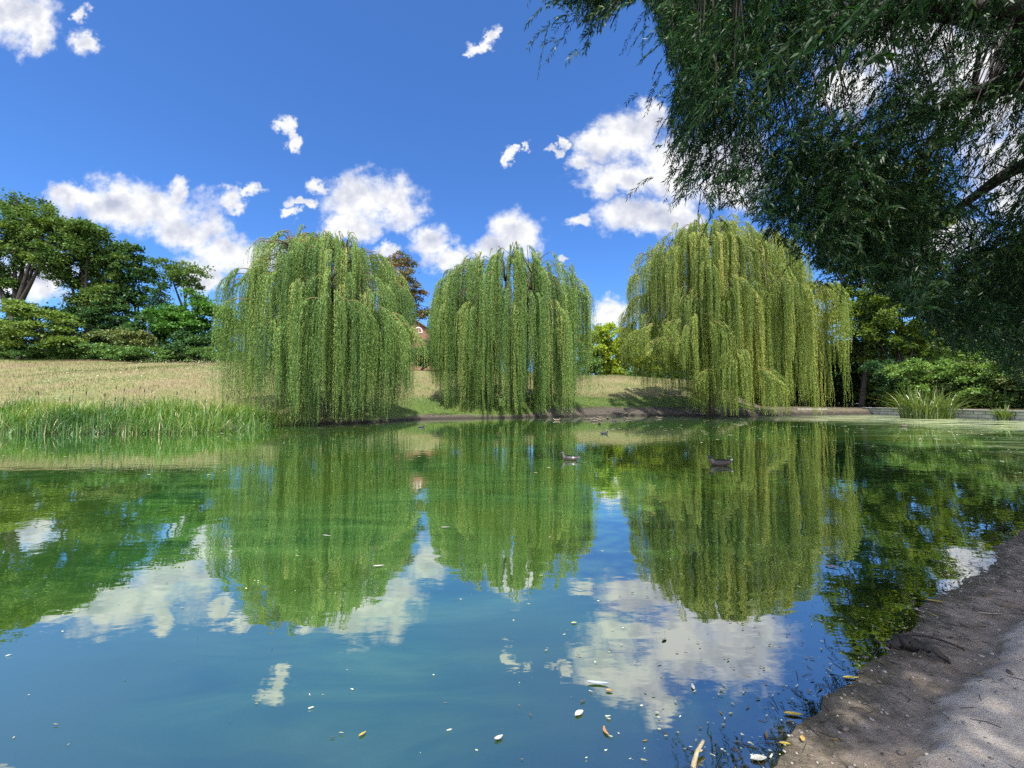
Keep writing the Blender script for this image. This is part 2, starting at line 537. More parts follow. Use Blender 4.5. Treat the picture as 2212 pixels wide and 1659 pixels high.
def build_ground():
    gx = spaced(-900, 900, -50, 50, 0.4, 1.18)
    gy = spaced(-200, 1500, -5, 70, 0.4, 1.18)
    X, Y = np.meshgrid(gx, gy)
    sd = signed(X, Y)
    Z = land(X, Y, sd)
    inn = (sstep(NEAR[0], NEAR[0] + .8, X) * sstep(NEAR[1], NEAR[1] - .8, X) *
           sstep(NEAR[2], NEAR[2] + .8, Y) * sstep(NEAR[3], NEAR[3] - .8, Y))
    Z = Z * (1 - inn) + np.minimum(Z, -1.0) * inn
    me = grid_mesh('ground', X, Y, Z, {'shore': sd})
    m, t = material('meadow_soil')
    pos = t.n('ShaderNodeNewGeometry').outputs['Position']
    shr = t.n('ShaderNodeAttribute', attribute_name='shore').outputs['Fac']
    n1 = t.noise(pos, 0.22, 5, 0.6)
    n2 = t.noise(pos, 2.6, 4, 0.6)
    straw = t.ramp(n1.outputs[0], [(.36, (.095, .130, .036)), (.48, (.150, .148, .055)), (.60, (.185, .142, .080))])
    straw = t.mix(t.smooth(n2.outputs[0], .35, .7), straw, (.20, .18, .075))
    green = t.ramp(n2.outputs[0], [(.3, (.050, .098, .014)), (.7, (.105, .150, .028))])
    mud = t.ramp(t.noise(pos, 4.0, 5, .65).outputs[0], [(.3, (.034, .029, .022)), (.7, (.095, .078, .060))])
    sx = t.n('ShaderNodeSeparateXYZ', ins={0: pos}).outputs[0]
    edge = t.math('ADD', shr, t.math('MULTIPLY', t.math('SUBTRACT', n1.outputs[0], .5), 3.0))
    midw = t.smooth(sx, -13, -8)
    strip = t.math('MULTIPLY', t.smooth(edge, 8.2, 7.4), midw)
    c = t.mix(strip, straw, green)
    mudw = t.math('MULTIPLY_ADD', t.smooth(sx, -1, 6), 2.5, .6)
    c = t.mix(t.smooth(t.math('SUBTRACT', edge, mudw), .5, -.4), c, mud)
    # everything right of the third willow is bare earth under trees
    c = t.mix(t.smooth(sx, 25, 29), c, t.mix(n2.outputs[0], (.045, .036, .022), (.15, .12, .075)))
    wet = t.smooth(shr, .5, .1)
    c = t.mix(wet, c, (.022, .018, .013))
    bp = t.n('ShaderNodeBump', ins={'Strength': .8, 'Distance': .12, 'Height': n2.outputs[0]})
    b = t.n('ShaderNodeBsdfPrincipled', ins={'Base Color': c, 'Roughness': .95, 'Normal': bp.outputs[0]})
    t.n('ShaderNodeOutputMaterial', ins={0: b.outputs[0]})
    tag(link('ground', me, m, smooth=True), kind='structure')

    # the foreground bank, finely modelled
    gx = spaced(NEAR[0], NEAR[1], -0.5, 6.5, 0.03, 1.03)
    gy = spaced(NEAR[2], NEAR[3], 0.6, 5.5, 0.03, 1.03)
    X, Y = np.meshgrid(gx, gy)
    sd = signed(X, Y)
    Z = bank(X, Y, sd)
    keep = (sd[:-1, :-1] > -2.6)
    me = grid_mesh('near_bank', X, Y, Z, {'shore': sd, 'high': Z}, keep)
    m, t = material('trodden_earth')
    pos = t.n('ShaderNodeNewGeometry').outputs['Position']
    shr = t.n('ShaderNodeAttribute', attribute_name='shore').outputs['Fac']
    high = t.n('ShaderNodeAttribute', attribute_name='high').outputs['Fac']
    n0 = t.noise(pos, 2.2, 5, .6)
    n1 = t.noise(pos, 9.0, 6, .68)
    n2 = t.noise(pos, 45.0, 5, .7)
    n3 = t.noise(pos, 130.0, 3, .7)
    dry = t.ramp(n1.outputs[0], [(.28, (.33, .275, .235)), (.5, (.45, .39, .325)), (.72, (.54, .48, .42))])
    dry = t.mix(t.smooth(n0.outputs[0], .42, .66), dry, (.33, .275, .23))
    damp = t.ramp(n1.outputs[0], [(.3, (.14, .108, .078)), (.55, (.25, .20, .155)), (.75, (.35, .295, .24))])
    hh = t.math('ADD', high, t.math('MULTIPLY', t.math('SUBTRACT', n1.outputs[0], .5), .10))
    c = t.mix(t.smooth(hh, .055, .115), damp, dry)
    speck = t.smooth(n2.outputs[0], .60, .70)
    c = t.mix(t.math('MULTIPLY', speck, .55), c, (.36, .33, .30))
    dk = t.smooth(n2.outputs[0], .40, .30)
    c = t.mix(t.math('MULTIPLY', dk, .6), c, (.045, .036, .030))
    wet = t.smooth(t.math('ADD', high, t.math('MULTIPLY', t.math('SUBTRACT', n1.outputs[0], .5), .05)), .028, .0)
    c = t.mix(t.math('MULTIPLY', wet, .75), c, (.045, .040, .022))
    hsum = t.math('ADD', t.math('MULTIPLY', n1.outputs[0], .6), t.math('ADD', t.math('MULTIPLY', n2.outputs[0], .5), t.math('MULTIPLY', n3.outputs[0], .2)))
    bp = t.n('ShaderNodeBump', ins={'Strength': .85, 'Distance': .025, 'Height': hsum})
    ro = t.math('MULTIPLY_ADD', wet, -.45, .92)
    b = t.n('ShaderNodeBsdfPrincipled', ins={'Base Color': c, 'Roughness': ro, 'Normal': bp.outputs[0]})
    t.n('ShaderNodeOutputMaterial', ins={0: b.outputs[0]})
    tag(link('near_bank', me, m, smooth=True), kind='structure')


build_ground()


# ------------------------------------------------------------------ water
def build_water():
    gx = spaced(-75, 48, -0.5, 7.5, 0.06, 1.09)
    gy = spaced(-6, 50, 0.5, 5.5, 0.06, 1.09)
    X, Y = np.meshgrid(gx, gy)
    sd = signed(X, Y)
    depth = np.maximum(0, -sd) * 0.30
    turb = 1 - np.exp(-depth * 4.0)
    keep = (sd[:-1, :-1] < 3.5)
    me = grid_mesh('pond_water', X, Y, X * 0, {'turb': turb, 'shore': sd}, keep)
    m, t = material('pond_water')
    pos = t.n('ShaderNodeNewGeometry').outputs['Position']
    turb_ = t.n('ShaderNodeAttribute', attribute_name='turb').outputs['Fac']
    # murky algae green, with drifting streaks
    rot = t.n('ShaderNodeMapping', ins={0: pos, 2: (0, 0, rad(-28)), 3: (0.55, 2.2, 1)}).outputs[0]
    ns = t.noise(rot, 1.3, 5, .6, 0.6)
    nb = t.noise(pos, .35, 3, .5)
    c = t.ramp(ns.outputs[0], [(.34, (.012, .060, .018)), (.5, (.028, .100, .024)), (.66, (.062, .155, .040))])
    c = t.mix(t.smooth(nb.outputs[0], .35, .65), c, (.042, .084, .012), 'MIX')
    # pale film of algae and fluff in the far right bay
    sx = t.n('ShaderNodeSeparateXYZ', ins={0: pos})
    film_n = t.noise(t.n('ShaderNodeMapping', ins={0: pos, 3: (.35, 1.1, 1)}).outputs[0], 1.0, 6, .68)
    fx = t.smooth(sx.outputs[0], 17, 29)
    fy = t.smooth(sx.outputs[1], 15, 22)
    film = t.math('MULTIPLY', fx, fy)
    film = t.math('MULTIPLY', film, t.smooth(film_n.outputs[0], .36, .58))
    u_ = t.math('SUBTRACT', sx.outputs[0], t.math('MULTIPLY', sx.outputs[1], .62))
    thin = t.math('MULTIPLY', t.smooth(u_, .8, 11), t.smooth(film_n.outputs[0], .36, .66))
    film = t.math('MAXIMUM', film, t.math('MULTIPLY', thin, .55))
    c = t.mix(film, c, (.27, .30, .17))
    # ripples: long and lazy, finer near the banks
    r1 = t.noise(t.n('ShaderNodeMapping', ins={0: pos, 3: (.8, 1.4, 1)}).outputs[0], 2.4, 2, .5)
    r2 = t.noise(t.n('ShaderNodeMapping', ins={0: pos, 3: (.7, 1.6, 1)}).outputs[0], 9.0, 2, .5)
    hh = t.math('ADD', t.math('MULTIPLY', r1.outputs[0], 1.0), t.math('MULTIPLY', r2.outputs[0], .16))
    bp = t.n('ShaderNodeBump', ins={'Strength': 1.0, 'Distance': .0021, 'Height': hh})
    fr = t.n('ShaderNodeFresnel', ins={0: 1.33, 1: bp.outputs[0]}).outputs[0]
    fac = t.math('MULTIPLY_ADD', t.math('POWER', fr, .55), .62, .36, clamp=True)
    fac = t.math('MULTIPLY', fac, t.math('MULTIPLY_ADD', film, -.72, 1.0))
    dif = t.n('ShaderNodeBsdfDiffuse', ins={0: c})
    tp = t.n('ShaderNodeBsdfTransparent', ins={0: (.72, .78, .50, 1)})
    body = t.n('ShaderNodeMixShader', ins={0: turb_, 1: tp.outputs[0], 2: dif.outputs[0]})
    gl = t.n('ShaderNodeBsdfGlossy', ins={0: (.97, .99, .96, 1), 'Roughness': .010, 'Normal': bp.outputs[0]})
    out = t.n('ShaderNodeMixShader', ins={0: fac, 1: body.outputs[0], 2: gl.outputs[0]})
    t.n('ShaderNodeOutputMaterial', ins={0: out.outputs[0]})
    tag(link('pond_water', me, m, smooth=True), kind='structure')


build_water()


# ------------------------------------------------------------------ weeping willows
def strand_leaves(rng, starts, outs, lens, tint_s, spacing=.062, leaf=.17, width=.036, arc=.6):
    """leaves along hanging strands; starts (n,3), outs (n,3) horizontal outward, lens (n,)"""
    cnt = np.maximum(4, (lens / spacing).astype(int))
    idx = np.repeat(np.arange(len(starts)), cnt)
    first = np.concatenate([[0], np.cumsum(cnt)[:-1]])
    k = np.arange(cnt.sum()) - np.repeat(first, cnt)
    s = (k + rng.random(len(k))) / cnt[idx] * lens[idx]
    ph = rng.random(len(starts)) * 6.28
    ph2 = rng.random(len(starts)) * 6.28
    sw = rng.random(len(starts)) * .09 + .02
    ar = arc * (0.4 + rng.random(len(starts)))
    e = 1 - np.exp(-s / .55)
    p = starts[idx] + outs[idx] * (ar[idx] * e)[:, None]
    p[:, 2] -= np.maximum(0, s - .22 * e)
    p[:, 0] += sw[idx] * np.sin(s * 1.1 + ph[idx]) * np.minimum(s, 2) * .5
    p[:, 1] += sw[idx] * np.sin(s * .9 + ph2[idx]) * np.minimum(s, 2) * .5
    a = rng.random(len(s)) * 2 * PI
    fall = rng.uniform(1.0, 2.2, len(s))
    ax = unit(np.stack([np.cos(a) * .62, np.sin(a) * .62, -fall], 1) + outs[idx] * (np.exp(-s / .5) * .8)[:, None])
    taper = np.clip(1.15 - .35 * s / lens[idx], .6, 1.2)
    L = leaf * rng.uniform(.7, 1.3, len(s)) * taper
    W = width * rng.uniform(.7, 1.3, len(s)) * taper
    q = leaves(rng, p, ax, L, W)
    t = np.clip(tint_s[idx] + rng.normal(0, .14, len(s)), 0, 1)
    return q, t, idx


def willow(name, label, cx, cy, R, H, mat, seed, n_bough, per, domes=(), gap=None, bottom=None, sparse=None,
           shoulder=.52, wisps=9, leaf=.125, squash=1.0, lenk=1.0, boxy=2.5):
    rng = np.random.default_rng(seed)
    np.random.seed(seed)
    z0 = float(ground_z(cx, cy)[0])
    z0 = max(z0, 0.0)
    root = empty(name, (cx, cy, z0), label, 'tree', 'weeping willows along the far bank')
    trunk = Tubes(11)
    lean = rng.normal(0, .15, 2)
    th = .30 * H
    tz = np.linspace(-.3, th, 9)
    tp = np.stack([cx + lean[0] * tz * .3 + .1 * np.sin(tz), cy + lean[1] * tz * .3, z0 + tz], 1)
    trunk.add(tp, np.interp(tz, [-.3, .5, th], [R * .10, R * .068, R * .05]), wob=.08)
    link('trunk', trunk.mesh('trunk'), M['bark'], root, True)
    limbs, golden = Tubes(6), []
    joints = []
    nl = 9
    for i in range(nl):
        a = 2 * PI * (i + rng.random() * .6) / nl
        r = R * rng.uniform(.25, .62)
        top = np.array((cx + r * math.cos(a), cy + r * math.sin(a) * squash, z0 + H * rng.uniform(.66, .86)))
        mid = tp[-1] * .55 + top * .45 + np.array((math.cos(a), math.sin(a), -.2)) * R * .12
        pts = bez(tp[-1] - np.array((0, 0, rng.random() * H * .08)), mid, top, 9)
        limbs.add(pts, np.linspace(R * .036, .05, 9), wob=.06)
        joints += [pts[k] for k in range(3, 9)]
    joints = np.array(joints)

    def shell(z):
        q = np.clip((z - shoulder * H) / (H * (1 - shoulder)), 0, 1)
        return R * np.sqrt(np.maximum(0, 1 - q ** boxy))

    boughs = []
    tries = 0
    while len(boughs) < n_bough and tries < n_bough * 8:
        tries += 1
        a = rng.random() * 2 * PI
        zf = rng.beta(2.0, 1.25) * .62 + .38
        z = zf * H
        r = shell(z) * rng.uniform(.66, 1.0) ** .6
        if zf > .93:
            r = shell(z) * rng.random() ** .5
        d = np.array((math.cos(a), math.sin(a) * squash, 0))
        p = np.array((cx, cy, z0)) + d * r + np.array((0, 0, z))
        if gap is not None and gap(p):
            continue
        wgt = 1.0 if sparse is None else sparse(p)
        if rng.random() > wgt:
            continue
        boughs.append((p, unit(np.array((d[0], d[1], 0)) + np.append(rng.normal(0, .35, 2), 0)), 1.0, zf))
    for _ in range(26):                         # the top of the dome is well covered
        a = rng.random() * 2 * PI
        q = .62 * math.sqrt(rng.random())
        zz = H * (shoulder + (1 - shoulder) * max(0, 1 - q ** 2) ** (1 / boxy)) * rng.uniform(.93, 1.0)
        d = np.array((math.cos(a), math.sin(a) * squash, 0))
        boughs.append((np.array((cx, cy, z0)) + d * R * q + np.array((0, 0, zz)), unit(d), .9, .95))
    for _ in range(n_bough // 3):               # shaded curtains inside the crown
        a = rng.random() * 2 * PI
        q = rng.uniform(.2, .62)
        d = np.array((math.cos(a), math.sin(a) * squash, 0))
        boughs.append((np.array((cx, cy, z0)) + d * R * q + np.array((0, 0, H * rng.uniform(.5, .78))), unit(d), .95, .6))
    for (dp, dr, dn, rise) in domes:            # a heavy bough of its own, carrying a small dome of strands
        for _ in range(dn):
            a = rng.random() * 2 * PI
            q = math.sqrt(rng.random())
            p = np.array(dp) + np.array((math.cos(a) * dr * q, math.sin(a) * dr * q * .8, -rise * q ** 2.2))
            boughs.append((p, unit(np.array((math.cos(a), math.sin(a) * .8, 0))), 1.15, .8))
    for _ in range(wisps):                      # thin shoots that arch above the dome
        a = rng.random() * 2 * PI
        q = rng.uniform(.1, .95)
        zz = H * (shoulder + (1 - shoulder) * max(0, 1 - q ** 2) ** (1 / boxy))
        p = np.array((cx + math.cos(a) * R * q, cy + math.sin(a) * R * q * squash, z0 + zz + rng.uniform(-.01, .05) * H))
        boughs.append((p, unit(np.array((math.cos(a), math.sin(a), 0))), .32, .99))
    starts, outs, lens, tints = [], [], [], []
    n_dome = 0
    for (p, d, dens, zf) in boughs:
        j = joints[np.argmin(np.linalg.norm((joints - p) * (1, 1, .6) - d * R * -.15, axis=1))]
        side = np.array((-d[1], d[0], 0))
        span = rng.uniform(.7, 1.7) * (R / 7.5) * (0.7 if dens < .5 else 1)
        ctrl = (j + p) * .5 + np.array((0, 0, rng.uniform(.5, 1.3)))
        n_dome += dens > 1.1
        if dens < 1.1 or n_dome % 5 == 1:
            limbs.add(bez(j, ctrl, p, 6), np.linspace(.04, .025, 6), 5)
        e = p + d * span + np.array((0, 0, -span * rng.uniform(.35, .8)))
        bp = bez(p, p + d * span * .55 + np.array((0, 0, .22 * span)), e, 7)
        f0 = len(limbs.f)
        limbs.add(bp, np.linspace(.034, .012, 7), 4)
        golden.append((f0, len(limbs.f)))
        n = int(per * dens * rng.uniform(.7, 1.35))
        t = rng.random(n)
        st = np.stack([np.interp(t, np.linspace(0, 1, 7), bp[:, c]) for c in range(3)], 1)
        nb = max(2, n // 8)                     # strands hang together in ropes
        bt = rng.random(nb)
        bo = rng.normal(0, .34, nb)
        wb = rng.integers(0, nb, n)
        t = np.clip(bt[wb] + rng.normal(0, .028, n), 0, 1)
        st = np.stack([np.interp(t, np.linspace(0, 1, 7), bp[:, c]) for c in range(3)], 1)
        st += side * ((bo[wb] + rng.normal(0, .042, n)) * span * (.35 + t))[:, None]
        st[:, 2] += rng.normal(0, .06, n)
        hgt = st[:, 2]
        zb = np.full(n, .12)
        if bottom is not None:
            zb = bottom(st, rng)
        full = hgt - zb
        if dens < .5:
            ln = rng.uniform(.8, 2.4, n)
        else:
            reach = rng.random(nb)[wb] * .8 + .2 * rng.random(n)
            ln = full * np.clip(reach * .85 + .22 + rng.uniform(0, .16, n), .15, 1.0) * (1.0 if dens > 1.1 or rng.random() < .3 else lenk)
        ln = np.clip(ln, .5, np.maximum(.5, full))
        starts.append(st)
        outs.append(np.repeat(d[None], n, 0))
        lens.append(ln)
        tints.append(np.clip(rng.normal(.48, .15) + rng.normal(0, .13, nb)[wb] + rng.normal(0, .06, n) + (zf - .7) * .30, 0, .95))  # tint rises with height: a top-lit look put into the leaf colour
    starts, outs, lens, tints = (np.concatenate(v) for v in (starts, outs, lens, tints))
    q, t, _ = strand_leaves(rng, starts, outs, lens, tints, leaf=leaf, width=leaf * .21)
    lm = limbs.mesh('limbs')
    lm.materials.append(M['bark'])
    lm.materials.append(M['twig'])             # young wood is golden
    mi = np.zeros(len(lm.polygons), 'i')
    for a_, b_ in golden:
        mi[a_:b_] = 1
    lm.polygons.foreach_set('material_index', mi)
    link('limbs', lm, None, root, True)
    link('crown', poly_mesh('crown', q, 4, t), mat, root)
    return root


def skirt(cx, w0, w1, edge):
    """lowest point of the strands: to the water between two x values, higher outside them"""
    def f(st, rng):
        x = st[:, 0]
        out = np.maximum(0, np.maximum(w0 - x, x - w1))
        return .10 + np.minimum(edge, out * 1.25) + rng.random(len(x)) ** 3 * 1.4
    return f


c1 = at(688, 905, 25.5)
willow('weeping_willow', 'broad weeping willow beside the reeds, with a ragged wispy top, furthest from the stone walls',
       c1[0], 26.5, 4.95, 11.9, M['willow_a'], 11, 125, 33, boxy=3.0, bottom=skirt(c1[0], c1[0] - 4.4, c1[0] + 4.6, 4.2), shoulder=.5, wisps=46,
       domes=[((at(720, 640, 21.8)), 1.5, 9, 1.2), ((at(812, 665, 22.5)), 1.6, 8, 1.3), ((at(600, 690, 22.0)), 1.3, 7, 1.0)])
c2 = at(1102, 900, 38.5)
willow('weeping_willow', 'rounded deep green weeping willow standing between the two other willows on the far bank',
       c2[0], 39.0, 6.8, 14.6, M['willow_a'], 23, 140, 36, boxy=3.6, bottom=skirt(c2[0], c2[0] - 4.6, c2[0] + 5.2, 4.5), shoulder=.55, wisps=46, leaf=.15)
c3 = at(1548, 900, 38.0)


def gap3(p):
    u = CX + F_PX * p[0] / p[1]
    return (1618 < u < 1668) and p[1] < 40.5 and p[2] < 13.2


def sparse3(p):
    u = CX + F_PX * p[0] / p[1]
    return .42 if u < 1480 and p[2] < 14 else 1.0


willow('weeping_willow', 'largest weeping willow, yellow green and many tiered, beside the low stone walls',
       c3[0], 39.5, 7.9, 18.7, M['willow_b'], 37, 115, 38, lenk=.6, gap=gap3, sparse=sparse3,
       bottom=skirt(c3[0], at(1500, 890, 36)[0], at(1835, 890, 36)[0], 5.0), shoulder=.5, wisps=36, leaf=.155,
       domes=[(at(1500, 672, 33.5), 2.9, 17, 2.6), (at(1590, 752, 32.0), 2.1, 14, 2.2), (at(1545, 596, 34.5), 1.8, 14, 1.6),
              (at(1420, 700, 35), 2.2, 14, 1.8), (at(1710, 600, 33.5), 2.2, 14, 2.0)])


# ------------------------------------------------------------------ other trees and bushes
def tree(name, label, px, Y, crowns, n, size, mat, cat='tree', group=None, trunk=None, bark='bark_dark', seed=0, clump=.75,
         flat=.45, shell=.35, branches=14, zbase=None, depth=1.0, forks=0, leafw=.62):
    """crowns: (px, py, rx, ry) in picture pixels at depth Y, given real size there"""
    rng = np.random.default_rng(seed + 1000)
    np.random.seed(seed + 7)
    k = Y / F_PX
    bx = at(px, 860, Y)[0]
    gz = float(ground_z(bx, Y)[0]) if zbase is None else zbase
    root = empty(name, (bx, Y, gz), label, cat, group)
    es = []
    for (ex, ey, rx, ry) in crowns:
        c = at(ex, ey, Y)
        c[1] += rng.normal(0, rx * k * .25)
        es.append((c, np.array((rx * k, rx * k * .9 * depth, ry * k))))
    vol = np.array([e[1][0] * e[1][2] for e in es])
    share = vol / vol.sum()
    wood = Tubes(7)
    tops = []
    low = min(e[0][2] - e[1][2] for e in es)
    if trunk:
        tr = trunk
        top_c = es[int(np.argmax(vol))][0]
        fork_z = gz + max(.5, (low - gz) * .7) + .1
        base = np.array((bx, Y, gz - .3))
        fk = np.array((bx + (top_c[0] - bx) * .25 + rng.normal(0, .15), Y, fork_z))
        pts = bez(base, (base + fk) / 2 + np.append(rng.normal(0, .18, 2), 0), fk, 7)
        wood.add(pts, np.linspace(tr * 1.25, tr * .8, 7), 9, .07)
        for (c, r) in es:
            m = (fk + c) / 2 + np.array((rng.normal(0, .5), rng.normal(0, .5), -.1 * abs(c[2] - fk[2])))
            pts = bez(fk - np.array((0, 0, .2)), m, c + np.array((0, 0, r[2] * .45)), 9)
            wood.add(pts, np.linspace(tr * .72, tr * .14, 9), 7, .06)
            tops.append(pts)
    Q, T = [], []
    for (c, r), f in zip(es, share):
        nn = int(n * f)
        nc = max(5, int(r[0] * r[2] / clump ** 2 * 2.6))
        d = unit(rng.normal(size=(nc, 3)))
        rr = rng.random(nc) ** shell
        cc = c + d * rr[:, None] * r
        dens = rng.uniform(.35, 1.5, nc)
        dens /= dens.sum()
        which = rng.choice(nc, nn, p=dens)
        csz = clump * rng.uniform(.55, 1.25, nc)
        off = rng.normal(size=(nn, 3)) * csz[which][:, None] * .52
        off[:, 2] *= flat
        off[:, 2] -= .12 * (off[:, 0] ** 2 + off[:, 1] ** 2) / np.maximum(.2, csz[which])
        pos = cc[which] + off
        out = unit(pos - c + np.array((0, 0, .2)))
        ax = unit(out * .5 + rng.normal(size=(nn, 3)) * .7 + np.array((0, 0, -.25)))
        L = size * rng.uniform(.65, 1.35, nn)
        Q.append(leaves(rng, pos, ax, L, L * leafw, .45))
        T.append(np.clip(rng.normal(.48, .13, nc)[which] + rng.normal(0, .15, nn), 0, 1))
        if trunk and tops:
            sel = rng.choice(nc, min(nc, branches), replace=False)
            allp = np.concatenate(tops)
            for s in sel:
                j = allp[np.argmin(np.linalg.norm(allp - cc[s], axis=1))]
                m = (j + cc[s]) / 2 + rng.normal(0, .25, 3)
                wood.add(bez(j, m, cc[s], 6), np.linspace(trunk * .22, trunk * .05, 6), 5)
    if trunk:
        link('trunk', wood.mesh('trunk'), M[bark], root, True)
    else:
        st = Tubes(5)
        for (c, r) in es:
            for _ in range(3):
                e = c + rng.normal(0, .35, 3) * r
                st.add(bez((bx + rng.normal(0, .03), Y + rng.normal(0, .03), gz - .1), (c + np.array((0, 0, -r[2] * .3))), e, 5), np.linspace(.07, .02, 5))
        link('stems', st.mesh('stems'), M[bark], root, True)
    link('crown', poly_mesh('crown', np.concatenate(Q), 4, np.concatenate(T)), M[mat], root)
    return root


G1 = 'trees and bushes on the crest of the meadow'
# tall trees at the left
tree('tall_tree', 'tall open crowned tree at the left edge with forked bare trunks against the sky', 48, 50,
     [(25, 455, 74, 46), (92, 492, 54, 48), (-45, 520, 80, 80), (58, 545, 62, 40), (122, 555, 36, 42), (-5, 600, 44, 40), (20, 505, 60, 40)], 34000, .32, 'oak', group=G1,
     trunk=.46, seed=1, clump=.8, flat=.75, shell=.5, branches=34)
tree('tall_tree', 'tall dark tree with a leafy stout trunk, second from the left edge of the hill', 184, 52,
     [(168, 512, 50, 42), (216, 522, 44, 46), (188, 575, 44, 56), (248, 562, 36, 46), (150, 590, 34, 40), (222, 628, 42, 34), (180, 650, 50, 36), (245, 655, 40, 34)], 34000, .32, 'oak', group=G1,
     trunk=.42, seed=2, clump=.75, flat=.75, shell=.5, branches=30)
tree('slender_tree', 'slender dark tree with see-through layered foliage, left of the dead topped tree', 291, 54,
     [(288, 575, 38, 48), (300, 610, 32, 44), (262, 620, 30, 34), (285, 655, 40, 26)], 8200, .36, 'dark', group=G1, trunk=.24, seed=3, clump=.9, branches=26)
tree('thin_tree', 'thin pale leaved sapling standing beside a half bare tree', 342, 53,
     [(346, 640, 20, 46), (338, 690, 24, 30)], 2600, .30, 'dark', group=G1, trunk=.11, seed=4, clump=.7, branches=16)
tree('sparse_tree', 'half bare tree with crooked branches and thin foliage against the white cloud', 398, 56,
     [(395, 590, 52, 32), (425, 600, 36, 30), (365, 585, 30, 24)], 3600, .34, 'oak', group=G1, trunk=.26, seed=5, clump=.8, branches=46)
tree('maple_tree', 'bright green layered maple beside the broad willow, with deep shade beneath it', 425, 48,
     [(420, 660, 62, 38), (405, 700, 52, 40), (455, 700, 46, 48), (375, 700, 26, 30)], 17000, .34, 'maple', group=G1, trunk=.3, seed=6, clump=1.0, flat=.3)
tree('golden_tree', 'pale yellow green tree with spreading tiers, standing in front of the hedge', 105, 45,
     [(95, 672, 40, 30), (100, 705, 66, 34), (60, 735, 56, 26), (150, 735, 50, 24)], 13500, .32, 'golden', group=G1, trunk=.2, seed=7, clump=.95, flat=.24)
tree('bronze_bush', 'round bronze brown bush in front of dark shrubs on the crest', 312, 47,
     [(310, 738, 42, 24), (300, 730, 30, 18)], 7000, .24, 'brown', 'bush', G1, seed=8, clump=.55)
tree('dark_bush', 'olive bush between the yellow tree and the bronze bush', 235, 48, [(225, 735, 46, 24), (258, 728, 26, 20)], 6000, .26, 'brown', 'bush', G1, seed=9, clump=.7)
tree('conifer', 'narrow dark conifer below the slender tree', 222, 51, [(222, 690, 24, 40), (218, 715, 30, 28)], 6500, .28, 'dark', 'tree', G1, trunk=.15, seed=10, clump=.6, flat=.3)
tree('conifer', 'short dark conifer right of another conifer, under thin branches', 266, 52, [(268, 690, 26, 30), (262, 712, 32, 24)], 6000, .28, 'dark', 'tree', G1, trunk=.14, seed=12, clump=.6, flat=.3)
tree('dark_bush', 'dark broad bush at the left edge under the tallest tree', 5, 50, [(0, 700, 60, 42), (-60, 710, 70, 40)], 10000, .32, 'dark', 'bush', G1, seed=13, clump=1.0)
tree('dark_bush', 'dark bush behind the yellow tiered tree', 165, 53, [(165, 700, 52, 40), (120, 705, 50, 36)], 10000, .32, 'dark', 'bush', G1, seed=14, clump=1.0)
tree('dark_bush', 'dark bush in the shade left of the maple', 345, 51, [(345, 715, 40, 40), (320, 712, 40, 26)], 9000, .30, 'dark', 'bush', G1, seed=15, clump=.9)
tree('dark_bush', 'dark green bush in deep shade directly beneath the maple', 440, 47, [(440, 745, 56, 26), (395, 742, 40, 22)], 9000, .28, 'dark', 'bush', G1, seed=16, clump=.8)
hedge_labels = ['low green bush at the left end of the hedge row', 'low green bush under the yellow tiered tree',
                'low spreading green bush right of the yellow tiered tree', 'low soft green bush in front of the bronze bush',
                'low pale green bush right of the bronze bush', 'low green bush at the foot of the maple']
for i, (hx, hy, rx, ry) in enumerate([(30, 756, 64, 20), (112, 760, 52, 19), (185, 760, 50, 19), (262, 763, 54, 18), (345, 769, 56, 16), (440, 769, 62, 18)]):
    tree('hedge_bush', hedge_labels[i], hx, 45.5, [(hx, hy, rx, ry), (hx + rx * .5, hy + 4, rx * .6, ry * .8)], 6500, .22, 'hedge', 'bush',
         'low bushes along the top of the meadow', seed=30 + i, clump=.6, flat=.35)
# between the first and second willow
tree('reddish_tree', 'tree with reddish tinged leaves behind the house roof, seen past the broad willow', 868, 70,
     [(868, 575, 26, 36), (855, 600, 38, 40), (880, 640, 34, 46), (905, 660, 24, 40)], 11000, .36, 'red', group=G1, trunk=.3, seed=17, clump=.95, branches=24)
tree('conifer', 'dark spreading evergreen in front of the house', 908, 58, [(908, 756, 26, 18), (935, 766, 40, 24), (895, 772, 26, 20)], 9000, .30, 'dark', 'tree', G1, trunk=.2, seed=18, clump=.8, flat=.28)
tree('dark_bush', 'dark bush on the crest partly hidden behind the middle willow', 985, 60, [(985, 745, 50, 44)], 7000, .32, 'dark', 'bush', G1, seed=19, clump=.9)
# between the second and third willow
lime_labels = ['sunlit lime green tree next to the middle willow, the tallest of three', 'sunlit yellow green tree in the middle of three limes on the crest',
               'sunlit yellow tree half hidden behind the trailing strands of the largest willow']
for i, (hx, cr) in enumerate([(1290, [(1288, 745, 38, 42), (1302, 722, 28, 20), (1276, 780, 30, 26)]),
                              (1335, [(1338, 744, 32, 38), (1325, 780, 36, 28)]),
                              (1385, [(1385, 744, 42, 44), (1400, 775, 46, 32)])]):
    tree('lime_tree', lime_labels[i], hx, 70 + i * 3, cr, 15000, .42, 'lime', group='sunlit trees between two willows', trunk=.22, seed=40 + i, clump=1.0)
tree('dark_bush', 'dark shady bush at the foot of a lime green tree', 1272, 67, [(1272, 788, 22, 18), (1288, 795, 18, 12)], 4200, .3, 'hedge', 'bush', G1, seed=44, clump=.7)
for i, (hx, hy, rx, ry, yy_) in enumerate([(1470, 740, 60, 60, 74), (1560, 760, 70, 60, 70)]):
    tree('lime_tree', ['green tree directly behind the left half of the largest willow', 'green tree directly behind the trunk of the largest willow'][i],
         hx, yy_, [(hx, hy, rx, ry)], 7000, .5, 'olive', group=G1, trunk=.25, seed=46 + i, clump=1.2)
